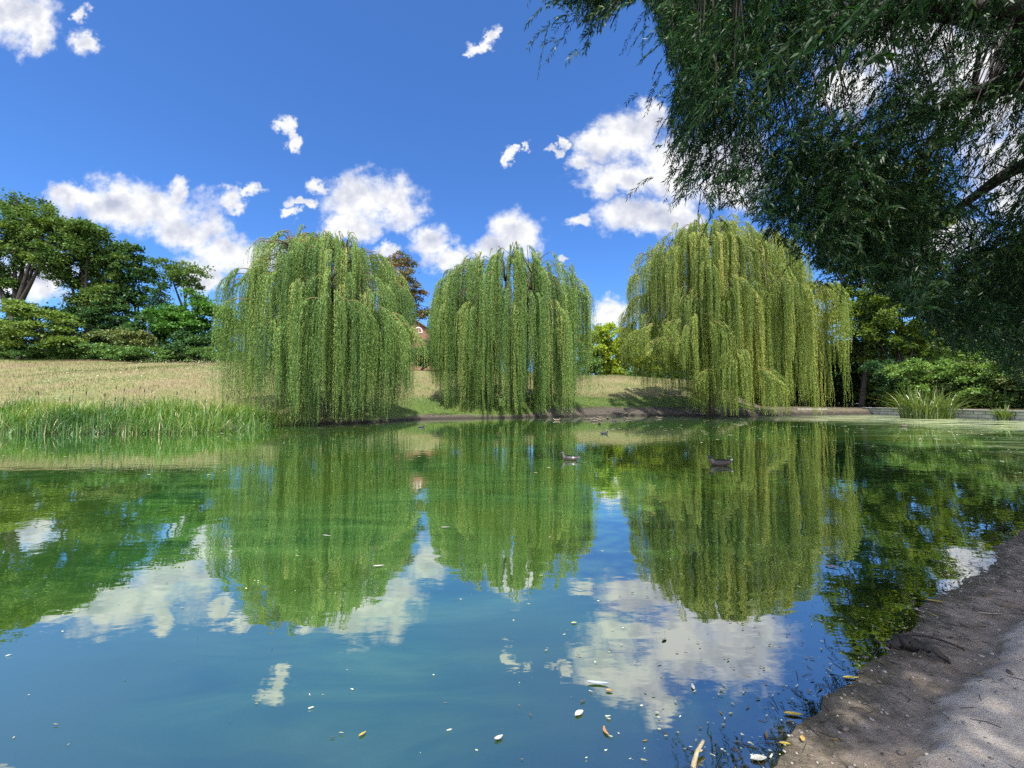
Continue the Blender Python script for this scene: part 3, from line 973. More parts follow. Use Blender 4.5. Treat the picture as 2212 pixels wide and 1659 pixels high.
# dark wood at the right
G2 = 'trees and shrubs of the wood at the right'
tree('wood_tree', 'tall olive tree of the wood, right behind the edge of the largest willow', 1860, 54,
     [(1860, 620, 70, 90), (1900, 540, 80, 80), (1830, 700, 60, 60), (1890, 455, 80, 80), (1960, 480, 70, 80), (1795, 480, 62, 66), (1845, 415, 66, 60), (1925, 400, 70, 56)], 46000, .40, 'olive', group=G2, trunk=.3, seed=50, clump=1.0, branches=26)
tree('wood_tree', 'wood tree with a crooked dark trunk leaning left above the shady hollow', 1945, 50,
     [(1930, 660, 66, 70), (1985, 600, 76, 80), (1900, 730, 60, 46), (1990, 720, 60, 50)], 24000, .36, 'olive', group=G2, trunk=.28, seed=51, clump=.9, branches=40)
tree('wood_tree', 'golden lit tree standing behind the shrubs, under hanging foreground branches', 2120, 52,
     [(2110, 630, 84, 70), (2180, 680, 80, 60), (2080, 700, 60, 50)], 20000, .38, 'olive', group=G2, trunk=.3, seed=52, clump=.95, branches=20)
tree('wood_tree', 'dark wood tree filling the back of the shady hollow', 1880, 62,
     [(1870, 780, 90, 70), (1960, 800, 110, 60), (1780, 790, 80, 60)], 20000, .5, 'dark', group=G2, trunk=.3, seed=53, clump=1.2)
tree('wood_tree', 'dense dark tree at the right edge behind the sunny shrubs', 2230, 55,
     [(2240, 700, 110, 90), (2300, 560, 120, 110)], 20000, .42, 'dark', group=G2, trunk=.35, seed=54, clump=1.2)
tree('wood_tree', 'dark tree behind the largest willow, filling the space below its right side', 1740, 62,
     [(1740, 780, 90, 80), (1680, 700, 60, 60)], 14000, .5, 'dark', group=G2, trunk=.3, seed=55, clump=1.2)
shr_labels = ['dark leafy shrub overhanging the shady hollow on its right side', 'light green spreading shrub behind the larger iris clump',
              'rusty tinged shrub behind the stone wall', 'green shrub behind the small iris clump', 'olive shrub above the wall at the right edge']
for i, (hx, yy_, cr, mt) in enumerate([
        (1940, 45, [(1945, 800, 50, 34), (1930, 835, 40, 30), (1965, 845, 40, 26)], 'dark'),
        (1990, 40.5, [(1985, 795, 46, 26), (2030, 810, 46, 30), (2000, 835, 42, 24)], 'light'),
        (2075, 38.5, [(2070, 815, 48, 34), (2100, 840, 50, 30)], 'brown'),
        (2140, 36, [(2140, 800, 54, 40), (2150, 840, 60, 32)], 'light'),
        (2220, 34, [(2215, 795, 60, 50), (2230, 840, 60, 34)], 'brown')]):
    tree('shrub', shr_labels[i], hx, yy_, cr, 11000, .22, mt, 'shrub', G2, seed=60 + i, clump=.65)


def far_wood():
    """the wood closing the view, far behind everything: one mass"""
    rng = np.random.default_rng(404)
    Q, T = [], []
    spots = []
    for i in range(60):
        spots.append((rng.uniform(30, 150), rng.uniform(72, 110), rng.uniform(5, 9), rng.uniform(9, 17), .5))
    for i in range(46):
        spots.append((rng.uniform(-150, -24), rng.uniform(60, 84), rng.uniform(3, 5), rng.uniform(3.4, 5.6), CREST - 1))
    for i in range(16):
        spots.append((rng.uniform(-24, 40), rng.uniform(96, 120), rng.uniform(4, 7), rng.uniform(5, 8), CREST - 3))
    for i in range(26):
        spots.append((rng.uniform(50, 90), rng.uniform(30, 75), rng.uniform(4, 7), rng.uniform(5, 10), .3))
    for (x, y, rr, h, g) in spots:
        n = 2600
        d = unit(rng.normal(size=(n, 3)))
        d[:, 2] = np.abs(d[:, 2]) * np.where(rng.random(n) < .75, 1, -.4)
        k = rng.random(n) ** .3
        lump = 1 + .35 * np.sin(d[:, 0] * 5 + x) * np.sin(d[:, 1] * 5 + y) + .2 * np.sin(d[:, 2] * 9 + x)
        p = np.array((x, y, g + h * .3)) + d * (k * lump)[:, None] * np.array((rr, rr, h * .7))
        L = rng.uniform(.4, .9, n)
        Q.append(leaves(rng, p, unit(d + rng.normal(0, .6, (n, 3))), L, L * .65, .4))
        T.append(np.clip(rng.normal(.42, .12) + rng.normal(0, .15, n), 0, 1))
    tag(link('far_wood', poly_mesh('far_wood', np.concatenate(Q), 4, np.concatenate(T)), M['oak']),
        'dark wood closing the view far behind the pond', 'woods', kind='stuff')


far_wood()


# ------------------------------------------------------------------ house behind the trees
def box(v, f, x0, x1, y0, y1, z0, z1):
    b = len(v)
    v += [(x, y, z) for z in (z0, z1) for (x, y) in ((x0, y0), (x1, y0), (x1, y1), (x0, y1))]
    f += [[b, b + 3, b + 2, b + 1], [b + 4, b + 5, b + 6, b + 7]] + [[b + i, b + (i + 1) % 4, b + 4 + (i + 1) % 4, b + 4 + i] for i in range(4)]


def raw(name, v, f, mat, parent=None):
    me = bpy.data.meshes.new(name)
    me.from_pydata([tuple(map(float, p)) for p in v], [], f)
    me.update()
    return link(name, me, mat, parent)


def flat_mat(name, c, rough=.8, noise=.25, scale=8):
    m, t = material(name)
    o = t.n('ShaderNodeTexCoord').outputs['Object']
    n = t.noise(o, scale, 5, .65)
    a = tuple(x * (1 - noise) for x in c)
    b = tuple(min(1, x * (1 + noise)) for x in c)
    cc = t.ramp(n.outputs[0], [(.3, a), (.7, b)])
    bp = t.n('ShaderNodeBump', ins={'Strength': .4, 'Distance': .02, 'Height': n.outputs[0]})
    s = t.n('ShaderNodeBsdfPrincipled', ins={'Base Color': cc, 'Roughness': rough, 'Normal': bp.outputs[0]})
    t.n('ShaderNodeOutputMaterial', ins={0: s.outputs[0]})
    return m


def brick_mat(name, c1, c2, mortar, scale, w_, h_, msize=.02):
    m, t = material(name)
    o = t.n('ShaderNodeTexCoord').outputs['Object']
    sp = t.n('ShaderNodeSeparateXYZ', ins={0: o})
    v = t.n('ShaderNodeCombineXYZ', ins={0: t.math('ADD', sp.outputs[0], sp.outputs[1]), 1: sp.outputs[2], 2: 0.0}).outputs[0]
    b = t.n('ShaderNodeTexBrick', ins={'Vector': v, 'Color1': c1 + (1,), 'Color2': c2 + (1,), 'Mortar': mortar + (1,), 'Scale': scale,
                                       'Mortar Size': msize, 'Brick Width': w_, 'Row Height': h_, 'Bias': 0.0})
    n = t.noise(o, 6, 5, .6)
    c = t.mix(.35, b.outputs[0], t.ramp(n.outputs[0], [(.3, tuple(x * .6 for x in c1)), (.7, c2)]))
    bp = t.n('ShaderNodeBump', ins={'Strength': .6, 'Distance': .02, 'Height': t.math('ADD', t.math('MULTIPLY', b.outputs[1], -1.0), t.math('MULTIPLY', n.outputs[0], .6))})
    s = t.n('ShaderNodeBsdfPrincipled', ins={'Base Color': c, 'Roughness': .9, 'Normal': bp.outputs[0]})
    t.n('ShaderNodeOutputMaterial', ins={0: s.outputs[0]})
    return m


M['brick'] = brick_mat('red_brick', (.24, .105, .075), (.32, .15, .11), (.22, .17, .14), 4.0, .9, .3)
M['roof'] = flat_mat('roof_tile', (.11, .07, .06))
M['white_paint'] = flat_mat('white_window_paint', (.75, .75, .73), .5, .05)
M['glass'] = flat_mat('window_glass', (.05, .06, .075), .1, .1)


def house():
    Y = 84.0
    ax = at(893, 690, Y)
    zt = ax[2]
    x0, x1 = ax[0] - 6.5, ax[0] + 6.5
    zb = CREST - .3
    ze = zt - 4.2
    root = empty('brick_house', (ax[0], Y, zb), 'red brick house with an arched white gable window, seen between two willows', 'house')
    # gable wall with an arched opening is a thick slab; window set in proud of it
    y0, y1 = Y, Y + 10
    v = [(x0, y0, zb), (x1, y0, zb), (x1, y0, ze), (ax[0], y0, zt - .15), (x0, y0, ze)]
    v += [(a, y1, c) for (a, b, c) in v]
    f = [[0, 1, 2, 3, 4], [9, 8, 7, 6, 5]] + [[i, i + 5, (i + 1) % 5 + 5, (i + 1) % 5] for i in range(5)]
    raw('wall', v, f, M['brick'], root)
    for s in (-1, 1):
        xe = x1 + .5 if s > 0 else x0 - .5
        sl = (zt - ze) / 6.5
        zz = zt - sl * 7.0
        a = [(ax[0], y0 - .5, zt), (xe, y0 - .5, zz), (xe, y1 + .5, zz), (ax[0], y1 + .5, zt)]
        v = a + [(p[0], p[1], p[2] + .28) for p in a]
        f = [[0, 1, 2, 3], [7, 6, 5, 4]] + [[i, i + 4, (i + 1) % 4 + 4, (i + 1) % 4] for i in range(4)]
        raw('roof', v, f, M['roof'], root)
    wc = at(904, 716, Y)
    r = .85
    n = 14
    arc = [(wc[0] + r * math.cos(PI * i / n), wc[2] + 1.0 * math.sin(PI * i / n)) for i in range(n + 1)]
    outl = [(wc[0] + r, wc[2] - .35)] + arc + [(wc[0] - r, wc[2] - .35)]
    inn = [(wc[0] + (x - wc[0]) * .8, wc[2] + .1 + (z - wc[2] - .1) * .78) for x, z in outl]
    v = [(x, y0 - .08, z) for x, z in outl] + [(x, y0 - .08, z) for x, z in inn] + [(x, y0 + .05, z) for x, z in outl] + [(x, y0 + .05, z) for x, z in inn]
    k = len(outl)
    f = []
    for i in range(k):
        j = (i + 1) % k
        f += [[i, j, k + j, k + i], [2 * k + j, 2 * k + i, 3 * k + i, 3 * k + j], [i, 2 * k + i, 2 * k + j, j], [k + j, 3 * k + j, 3 * k + i, k + i]]
    box(v, f, wc[0] - .05, wc[0] + .05, y0 - .07, y0 - .01, wc[2] - .22, wc[2] + .8)
    fr = raw('window', v, f, M['white_paint'], root)
    pv = [(x, y0 - .004, z) for x, z in inn]
    raw('pane', pv, [list(range(k))[::-1]], M['glass'], fr)
    v, f = [], []
    box(v, f, wc[0] - 1.1, wc[0] + 1.1, y0 - .2, y0 - .005, wc[2] - .62, wc[2] - .42)
    raw('sill', v, f, M['white_paint'], fr)
    v, f = [], []
    zc = at(905, 733, Y)[2]
    box(v, f, x0 - .05, x1 + .05, y0 - .35, y0 - .006, zc - .3, zc)
    raw('cornice', v, f, M['roof'], root)


house()

# ------------------------------------------------------------------ low walls of the right bank
M['stone'] = brick_mat('pale_stone', (.26, .27, .25), (.40, .41, .37), (.06, .06, .055), 1.0, .62, .23, .022)
M['coping'] = flat_mat('pale_coping', (.50, .49, .44), .8, .18, 5)


def wall(name, label, p0, p1, h, thick, seed, cap=.09):
    rng = np.random.default_rng(seed)
    p0, p1 = np.array(p0, float), np.array(p1, float)
    d = (p1 - p0)
    ln = np.linalg.norm(d)
    d /= ln
    nrm = np.array((-d[1], d[0]))
    root = empty(name, (p0[0], p0[1], -.3), label, 'wall', 'low stone walls by the pond')
    bm = []
    v, f = [], []
    courses = 3
    zb, zt = -.3, h - cap
    edges = [zb, zb + (zt - zb) * .42, zb + (zt - zb) * .71, zt]
    for c in range(courses):
        s = 0.0
        while s < ln - .05:
            w_ = min(rng.uniform(.7, 1.6), ln - s)
            a = s + .035
            b = s + w_ - .035
            j = rng.uniform(0, .025)
            q = []
            for (t, o) in ((a, -thick / 2 + j), (b, -thick / 2 + j), (b, thick / 2 - j), (a, thick / 2 - j)):
                p = p0 + d * t + nrm * o
                q.append((p[0], p[1]))
            bb = len(v)
            z0_, z1_ = edges[c] + .014, edges[c + 1] - .014
            v += [(x, y, z0_) for x, y in q] + [(x, y, z1_) for x, y in q]
            f += [[bb, bb + 3, bb + 2, bb + 1], [bb + 4, bb + 5, bb + 6, bb + 7]] + [[bb + i, bb + (i + 1) % 4, bb + 4 + (i + 1) % 4, bb + 4 + i] for i in range(4)]
            s += w_
    raw('stonework', v, f, M['stone_block'], root)
    # core, so that the joints are dark mortar
    v, f = [], []
    q = [p0 + d * .03 - nrm * (thick / 2 - .05), p1 - d * .03 - nrm * (thick / 2 - .05), p1 - d * .03 + nrm * (thick / 2 - .05), p0 + d * .03 + nrm * (thick / 2 - .05)]
    v += [(x, y, zb + .02) for x, y in q] + [(x, y, zt - .02) for x, y in q]
    f += [[0, 3, 2, 1], [4, 5, 6, 7]] + [[i, (i + 1) % 4, 4 + (i + 1) % 4, 4 + i] for i in range(4)]
    raw('mortar', v, f, M['mortar'], root)
    v, f = [], []
    s = 0.0
    while s < ln - .05:
        w_ = min(rng.uniform(.9, 1.5), ln - s)
        q = [p0 + d * (s + .008) - nrm * (thick / 2 + .05), p0 + d * (s + w_ - .008) - nrm * (thick / 2 + .05),
             p0 + d * (s + w_ - .008) + nrm * (thick / 2 + .05), p0 + d * (s + .008) + nrm * (thick / 2 + .05)]
        bb = len(v)
        dz = rng.uniform(-.008, .008)
        v += [(x, y, h - cap + .004) for x, y in q] + [(x, y, h + dz) for x, y in q]
        f += [[bb, bb + 3, bb + 2, bb + 1], [bb + 4, bb + 5, bb + 6, bb + 7]] + [[bb + i, bb + (i + 1) % 4, bb + 4 + (i + 1) % 4, bb + 4 + i] for i in range(4)]
        s += w_
    raw('coping', v, f, M['coping'], root)


M['stone_block'] = flat_mat('pale_stone_block', (.52, .53, .47), .9, .35, 1.7)
M['mortar'] = flat_mat('dark_mortar', (.025, .024, .022), .95)
wall('stone_wall', 'long low wall of pale stone blocks with a flat coping along the right bank', (38.6, 43.2), (37.55, 26.0), .74, .45, 3)
wp0, wp1 = on_ground(1742, 896.5), on_ground(1800, 896.5)
wall('stone_wall', 'short crumbling piece of pale stone wall under the largest willow', (wp0[0], wp0[1] + 1.4), (wp1[0], wp1[1] + .9), .62, .4, 5, .07)


# ------------------------------------------------------------------ blades: reeds, irises, grass
def blades(rng, base, height, width, lean, dirs, seg=3):
    """curved tapering blades as seg quads each -> (n*seg,4,3)"""
    n = len(base)
    t = np.linspace(0, 1, seg + 1)
    side = np.stack([-dirs[:, 1], dirs[:, 0], np.zeros(n)], 1)
    mixd = rng.normal(0, .6, n)[:, None]
    side = unit(side + dirs * mixd)
    rows = []
    for k in t:
        p = base.copy()
        p += dirs * (lean * height * k ** 2)[:, None]
        p[:, 2] += height * (k - .35 * np.clip(lean, 0, 2) * k ** 2.6)
        w_ = width * (1 - k) ** .7 * (.6 + .4 * min(1, k * 4)) + .002
        rows.append((p - side * (w_ * .5)[:, None], p + side * (w_ * .5)[:, None]))
    q = [np.stack([rows[i][0], rows[i][1], rows[i + 1][1], rows[i + 1][0]], 1) for i in range(seg)]
    return np.concatenate(q), seg


def horiz(rng, n):
    a = rng.random(n) * 2 * PI
    return np.stack([np.cos(a), np.sin(a), np.zeros(n)], 1)


def build_reeds():
    rng = np.random.default_rng(77)
    n = 17000
    x = rng.uniform(-34, -12.0, n * 3)
    y = rng.uniform(16.5, 24.5, n * 3)
    sd = signed(x, y)
    lim = 1.9 + 1.4 * vnoise(x * .5, y * .5, 3)
    ok = (sd > -.85 + .5 * vnoise(x * 1.4, y * 1.4, 8)) & (sd < lim) & (rng.random(len(x)) < .12 + .95 * vnoise(x * .9, y * .9, 9) ** 1.4)
    x, y, sd = x[ok][:n], y[ok][:n], sd[ok][:n]
    z = np.maximum(land(x, y, sd), -.35)
    h = rng.uniform(.62, 1.2, len(x)) * (.55 + .85 * fbm(x * .8, y * .8, 4, 2)) * (.75 + .25 * sstep(-.8, .3, sd))
    lean = np.abs(rng.normal(.16, .34, len(x)))
    bent = rng.random(len(x)) < .25
    lean[bent] += rng.uniform(.4, .9, bent.sum())
    d = unit(horiz(rng, len(x)) + np.array((.35, -.25, 0)))
    low = rng.random(len(x)) < .3
    h[low] *= rng.uniform(.3, .6, low.sum())
    q, s = blades(rng, np.stack([x, y, z], 1), h, rng.uniform(.022, .055, len(x)), lean, d, 4)
    tn = np.clip(fbm(x * .5, y * .5, 6, 2) * 1.3 - .12 + rng.normal(0, .14, len(x)), 0, .88)
    dead = rng.random(len(x)) < .045
    tn[dead] = rng.uniform(.92, 1, dead.sum())
    me = poly_mesh('reeds', q, 4, np.tile(tn, s))
    o = tag(link('reeds', me, M['reed']), 'dense band of green reeds standing in the shallows of the left bank', 'reeds', kind='stuff')
    # dark seed heads on stalks above the blades
    heads = Tubes(5)
    for i in range(46):
        j = rng.integers(len(x))
        p = np.array((x[j], y[j] + .2, max(z[j], 0)))
        H_ = rng.uniform(1.1, 1.45)
        tip = p + np.array((rng.normal(0, .06), rng.normal(0, .06), H_))
        heads.add([p, (p + tip) / 2, tip], [.007, .006, .005], 4)
        heads.add([tip, tip + (0, 0, .02), tip + (0, 0, .15), tip + (0, 0, .17)], [.006, .02, .02, .006], 6)
        heads.add([tip + (0, 0, .17), tip + (0, 0, .3)], [.004, .002], 4)
    tag(link('cattail_heads', heads.mesh('cattail_heads'), M['bark_dark'], o), kind='stuff')


build_reeds()


def iris(name, label, px, py, n, r, h, seed):
    rng = np.random.default_rng(seed)
    c = on_ground(px, py)
    root = empty(name, (c[0], c[1], -.05), label, 'plant', 'iris clumps in front of the stone wall')
    a = rng.random(n) * 2 * PI
    rr = r * np.sqrt(rng.random(n)) * .55
    base = np.stack([c[0] + np.cos(a) * rr, c[1] + np.sin(a) * rr * .6, np.full(n, -.12)], 1)
    d = unit(np.stack([np.cos(a), np.sin(a) * .7, np.zeros(n)], 1) + rng.normal(0, .4, (n, 3)) * (1, 1, 0))
    hh = h * rng.uniform(.55, 1.12, n)
    lean = np.abs(rng.normal(.52, .38, n))
    q, s = blades(rng, base, hh, rng.uniform(.045, .10, n), lean, d, 5)
    tn = np.clip(rng.normal(.5, .25, n), 0, 1)
    link('leaves', poly_mesh('leaves', q, 4, np.tile(tn, s)), M['iris'], root)


iris('iris_clump', 'large clump of arching sword leaves growing from the water at the stone wall', 2002, 904, 520, 3.4, 2.9, 5)
iris('iris_clump', 'small upright clump of sword leaves against the stone wall near the right edge', 2166, 908, 130, .55, 1.35, 6)


def build_grass():
    rng = np.random.default_rng(99)
    # dry meadow
    n = 270000
    u = rng.random(n)
    x = rng.uniform(-66, 32, n)
    sdm = rng.random(n) ** 1.35 * 36 + .8
    # walk inland from the shore by sampling y directly
    ys = np.interp(x, SHORE[1:22, 0][np.argsort(SHORE[1:22, 0])], SHORE[1:22, 1][np.argsort(SHORE[1:22, 0])])
    y = ys + sdm
    sd = signed(x, y)
    z = land(x, y, sd)
    e = sd + (fbm(x * .22, y * .22, 61, 3) - .5) * 3.0
    mid = x > -11 + rng.normal(0, 1.2, n)
    dry = (~mid & (sd > 1.2)) | (e > 7.6)
    grn = mid & (e > .6 + 2.4 * sstep(-1, 6, x)) & (e < 8.2)
    # dry blades
    i = np.where(dry & (x < 27))[0]
    hh = rng.uniform(.10, .30, len(i)) * (.6 + .7 * fbm(x[i] * .35, y[i] * .35, 62, 3))
    far = 1 + np.clip((y[i] - 20) / 45, 0, 1)
    q, s = blades(rng, np.stack([x[i], y[i], z[i] - .03], 1), hh, rng.uniform(.014, .03, len(i)) * far, np.abs(rng.normal(.25, .25, len(i))), horiz(rng, len(i)), 1)
    band = .16 * np.sin(sd[i] * .55 + 1.3 * fbm(x[i] * .1, y[i] * .1, 63, 2) * 6)
    tn = np.clip(.50 + (fbm(x[i] * .13, y[i] * .34, 64, 5, .6) - .5) * 3.4 + band + rng.normal(0, .10, len(i)), 0, 1)
    tag(link('meadow_grass', poly_mesh('meadow_grass', q, 4, tn), M['straw']), 'dry straw coloured meadow grass covering the slope', 'grass', kind='stuff')
    i = np.where(grn & (x < 27))[0]
    i = np.repeat(i, 2)
    jx = x[i] + rng.normal(0, .15, len(i))
    jy = y[i] + rng.normal(0, .15, len(i))
    q, s = blades(rng, np.stack([jx, jy, land(jx, jy) - .02], 1), rng.uniform(.06, .16, len(i)), rng.uniform(.02, .04, len(i)), np.abs(rng.normal(.3, .3, len(i))), horiz(rng, len(i)), 1)
    tn = np.clip(.5 + (fbm(jx * .4, jy * .8, 65, 3) - .5) * 1.6 + rng.normal(0, .15, len(i)), 0, 1)
    tag(link('bank_grass', poly_mesh('bank_grass', q, 4, tn), M['mown']), 'short green grass along the far bank behind the mud', 'grass', kind='stuff')
    # pale flower heads scattered in the meadow
    k = 5200
    fx = rng.uniform(-40, 14, k * 3)
    fy = rng.uniform(18, 62, k * 3)
    fs = signed(fx, fy)
    pat = fbm(fx * .13, fy * .2, 66, 3)
    ok = (fs > 3.0) & (fs < 30) & (pat > .56)
    fx, fy, fs = fx[ok][:k], fy[ok][:k], fs[ok][:k]
    p = np.stack([fx, fy, land(fx, fy, fs) + rng.uniform(.25, .45, len(fx))], 1)
    ax = unit(rng.normal(size=(len(p), 3)) * (1, 1, .3))
    q = leaves(rng, p, ax, rng.uniform(.06, .11, len(p)), rng.uniform(.06, .11, len(p)), .8)
    M['flower'] = leaf_mat('pale_flower', [(0, (.42, .46, .26)), (1, (.66, .66, .50))], .3, .0)
    tag(link('meadow_flowers', poly_mesh('meadow_flowers', q, 4, rng.random(len(p))), M['flower']), 'pale flower heads scattered through the dry meadow', 'flowers', kind='stuff')


build_grass()


# ------------------------------------------------------------------ the willow overhanging from the right bank
OUT = [(1170, -200), (1185, 5), (1235, 20), (1262, 118), (1300, 60), (1330, 12), (1392, 12), (1424, 70), (1450, 180), (1440, 270), (1430, 345), (1436, 400),
       (1462, 440), (1490, 436), (1530, 456), (1575, 452), (1612, 470), (1648, 520), (1700, 545), (1760, 585), (1800, 585),
       (1850, 590), (1900, 640), (1950, 660), (1975, 705), (2010, 745), (2060, 770), (2120, 770), (2170, 800), (2230, 810), (2420, 830), (2420, -200)]
OUT = np.array(OUT, float)
HOLES = [(2030, 90, 75, 45, .80), (2130, 150, 60, 45, .75), (1905, 110, 60, 60, .55), (1840, 250, 60, 70, .5), (1790, 170, 50, 50, .45), (1600, 420, 60, 55, .45),
         (1500, 400, 60, 60, .35), (2190, 250, 50, 40, .75), (2100, 380, 70, 70, .6), (1975, 360, 60, 50, .45), (2195, 400, 40, 60, .6), (2060, 530, 60, 50, .4),
         (1560, 300, 35, 50, .3), (1690, 300, 40, 60, .25), (2150, 330, 60, 40, .6), (1345, 40, 26, 30, .7)]


def in_poly(px, py, poly):
    ins = np.zeros(px.shape, bool)
    n = len(poly)
    for i in range(n):
        ax, ay = poly[i]
        bx, by = poly[(i + 1) % n]
        ins ^= ((ay > py) != (by > py)) & (px < (bx - ax) * (py - ay) / ((by - ay) if by != ay else 1e-9) + ax)
    return ins


def foreground_willow():
    rng = np.random.default_rng(2024)
    np.random.seed(5)
    base = np.array((11.5, 2.2, float(bank(np.array([11.5]), np.array([2.2]))[0])))
    root = empty('overhanging_willow', tuple(base), 'dark willow overhanging from the right bank, its drooping branches filling the upper right', 'tree')
    tr, li = Tubes(14), Tubes(7)
    fork = base + np.array((-.4, .5, 3.4))
    tr.add(bez(base + (0, 0, -.3), base + (-.1, .1, 1.6), fork, 10), [.75, .62, .55, .52, .5, .48, .46, .45, .44, .42], wob=.07)
    link('trunk', tr.mesh('trunk'), M['bark'], root, True)
    mains = []

    def main(pts, r0, r1):
        pts = np.array(pts, float)
        t = np.linspace(0, 1, len(pts))
        tt = np.linspace(0, 1, 18)
        sm = np.stack([np.interp(tt, t, pts[:, c]) for c in range(3)], 1)
        for _ in range(3):
            sm[1:-1] = (sm[:-2] + sm[1:-1] * 2 + sm[2:]) / 4
        li.add(sm, np.linspace(r0, r1, 18), 8, .06)
        mains.append(sm)
    main([fork, (9.6, 4.2, 6.6), at(2160, 45, 6.2), at(2040, 8, 6.4), at(1900, 18, 6.6), at(1700, 70, 7.0), at(1530, 150, 7.4)], .34, .04)
    main([fork, (10.0, 4.6, 6.0), at(2215, 160, 6.6), at(2100, 210, 7.2), at(1960, 260, 7.8), at(1800, 330, 8.2)], .34, .015)
    main([fork, (10.4, 5.0, 5.0), at(2230, 330, 7.4), at(2100, 430, 8.0), at(1960, 520, 8.4)], .24, .03)
    main([fork, (10.8, 5.6, 4.2), at(2300, 520, 8.4), at(2160, 600, 8.8), at(2060, 690, 9.0)], .2, .03)
    main([fork, (8.0, 3.2, 7.8), (5.0, 4.6, 8.6), (2.8, 5.4, 8.2), at(1330, -60, 6.6)], .26, .03)
    main([fork, (9.4, 1.0, 7.0), (8.0, -1.2, 8.4), (6.2, -2.6, 9.0)], .26, .04)
    main([fork, (12.0, .0, 7.0), (12.5, -2.5, 9.0)], .26, .04)
    main([fork, (10.6, 2.4, 7.5), (9.2, 2.8, 10.5)], .28, .05)
    allm = np.concatenate([m[4:] for m in mains])
    # clusters of sprays within the crown
    cl, dens, outdir = [], [], []
    while len(cl) < 900:
        px, py = rng.uniform(1170, 2400), rng.uniform(-190, 825)
        if not in_poly(np.array([px]), np.array([py]), OUT)[0]:
            continue
        k = 1.0
        for (hx, hy, ax, ay, s) in HOLES:
            k *= 1 - s * math.exp(-(((px - hx) / ax) ** 2 + ((py - hy) / ay) ** 2))
        if rng.random() > k:
            continue
        lowr = np.clip((py - 350) / 400, 0, 1)
        Y = rng.uniform(5.6, 8.8) + lowr * rng.uniform(.2, 2.2)
        if px < 1420:
            Y = rng.uniform(6.0, 7.4)
        p = at(px, py, Y)
        if p[2] < 1.0:
            continue
        cl.append(p)
        dens.append((.55 + .9 * rng.random()) * (.6 + .4 * k))
    n_front = len(cl)
    for kk in range(900):          # the rest of the crown, over and behind the bank
        d = unit(rng.normal(size=3))
        p = np.array((8.2, 1.2, 7.6)) + d * rng.random() ** .4 * np.array((6.0, 6.2, 3.6))
        if kk > 250:  # dense clusters out of view, added to shade the bank
            p = np.array((5.4, -1.2, 8.4)) + d * rng.random() ** .45 * np.array((4.1, 3.7, 1.6))
        if p[1] > 4.8 and p[0] < 1.45 * p[1]:
            continue
        if p[2] < 4.2 or (p[1] > .5 and p[0] < p[1] * 1.35 and (p[2] - EYE) < p[1] * 1.0):
            continue
        cl.append(p)
        dens.append(1.0)
    cl = np.array(cl)
    P, A, L, T, W = [], [], [], [], []
    for i, c in enumerate(cl):
        j = allm[np.argmin(np.linalg.norm(allm - c - np.array((0, 0, .5)), axis=1))]
        dist = np.linalg.norm(j - c)
        if dist < 3.8 and rng.random() < .75:
            m = (j + c) / 2 + np.array((0, 0, .18 * dist)) + rng.normal(0, .1, 3)
            li.add(bez(j, m, c, 7), np.linspace(.006 + .006 * dist, .004, 7), 5)
        away = c - j
        away[2] = 0
        away = unit(away + np.array((-.5, .25, 0)) + rng.normal(0, .3, 3) * (1, 1, 0))
        front = i < n_front
        ns = int((21 if front else 13) * dens[i])
        tb = np.clip(rng.normal(.45, .13), .1, .9)
        for _ in range(ns):
            s0 = c + rng.normal(0, .30, 3) * (1, 1, .8)
            ln = rng.uniform(.45, 1.0)
            d0 = unit(away + rng.normal(0, .55, 3) + np.array((0, 0, .1)))
            drp = rng.uniform(.25, .95)
            if front:
                tip = s0 + d0 * ln * .55 - np.array((0, 0, drp * ln * .75))
                bad = False
                for e in (s0, tip):
                    zc_ = math.cos(PITCH) * e[1] + math.sin(PITCH) * (e[2] - EYE)
                    yc_ = -math.sin(PITCH) * e[1] + math.cos(PITCH) * (e[2] - EYE)
                    ex_, ey_ = CX + F_PX * e[0] / zc_, CY - F_PX * yc_ / zc_
                    if not in_poly(np.array([ex_]), np.array([ey_]), OUT)[0]:
                        bad = True
                    for (hx, hy, hax, hay, hs) in HOLES:
                        if rng.random() < .95 * hs * math.exp(-((ex_ - hx) / hax) ** 2 - ((ey_ - hy) / hay) ** 2):
                            bad = True
                if bad and rng.random() < .96:
                    continue
            nl = int(ln * (34 if front else 20))
            t = (np.arange(nl) + rng.random(nl)) / nl
            pos = s0 + d0 * (t * ln * .55)[:, None]
            pos[:, 2] -= drp * ln * t ** 1.7 * .75
            tan = d0 * .55 + np.stack([np.zeros(nl), np.zeros(nl), -drp * 1.28 * t ** .7], 1)
            tan = unit(tan)
            sidev = unit(np.cross(tan, rng.normal(size=3)))
            sg = np.where(np.arange(nl) % 2 == 0, 1, -1)[:, None]
            ax = unit(tan * .85 + sidev * sg * .6 + rng.normal(0, .2, (nl, 3)) + np.array((0, 0, -.3)))
            P.append(pos)
            A.append(ax)
            sc = 1.0 if front else 1.7
            ll = rng.uniform(.08, .125, nl) * sc
            L.append(ll)
            W.append(ll * rng.uniform(.15, .22, nl) * (1 if front else 1.5))
            T.append(np.clip(tb + rng.normal(0, .16, nl) + (rng.random(nl) < .02) * .5, 0, 1))
    P, A, L, T, W = (np.concatenate(v) for v in (P, A, L, T, W))
    print('foreground leaves', len(P))
    q = leaves(rng, P, A, L, W)
    link('limbs', li.mesh('limbs'), M['bark_dark'], root, True)
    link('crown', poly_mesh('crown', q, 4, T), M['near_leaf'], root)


foreground_willow()


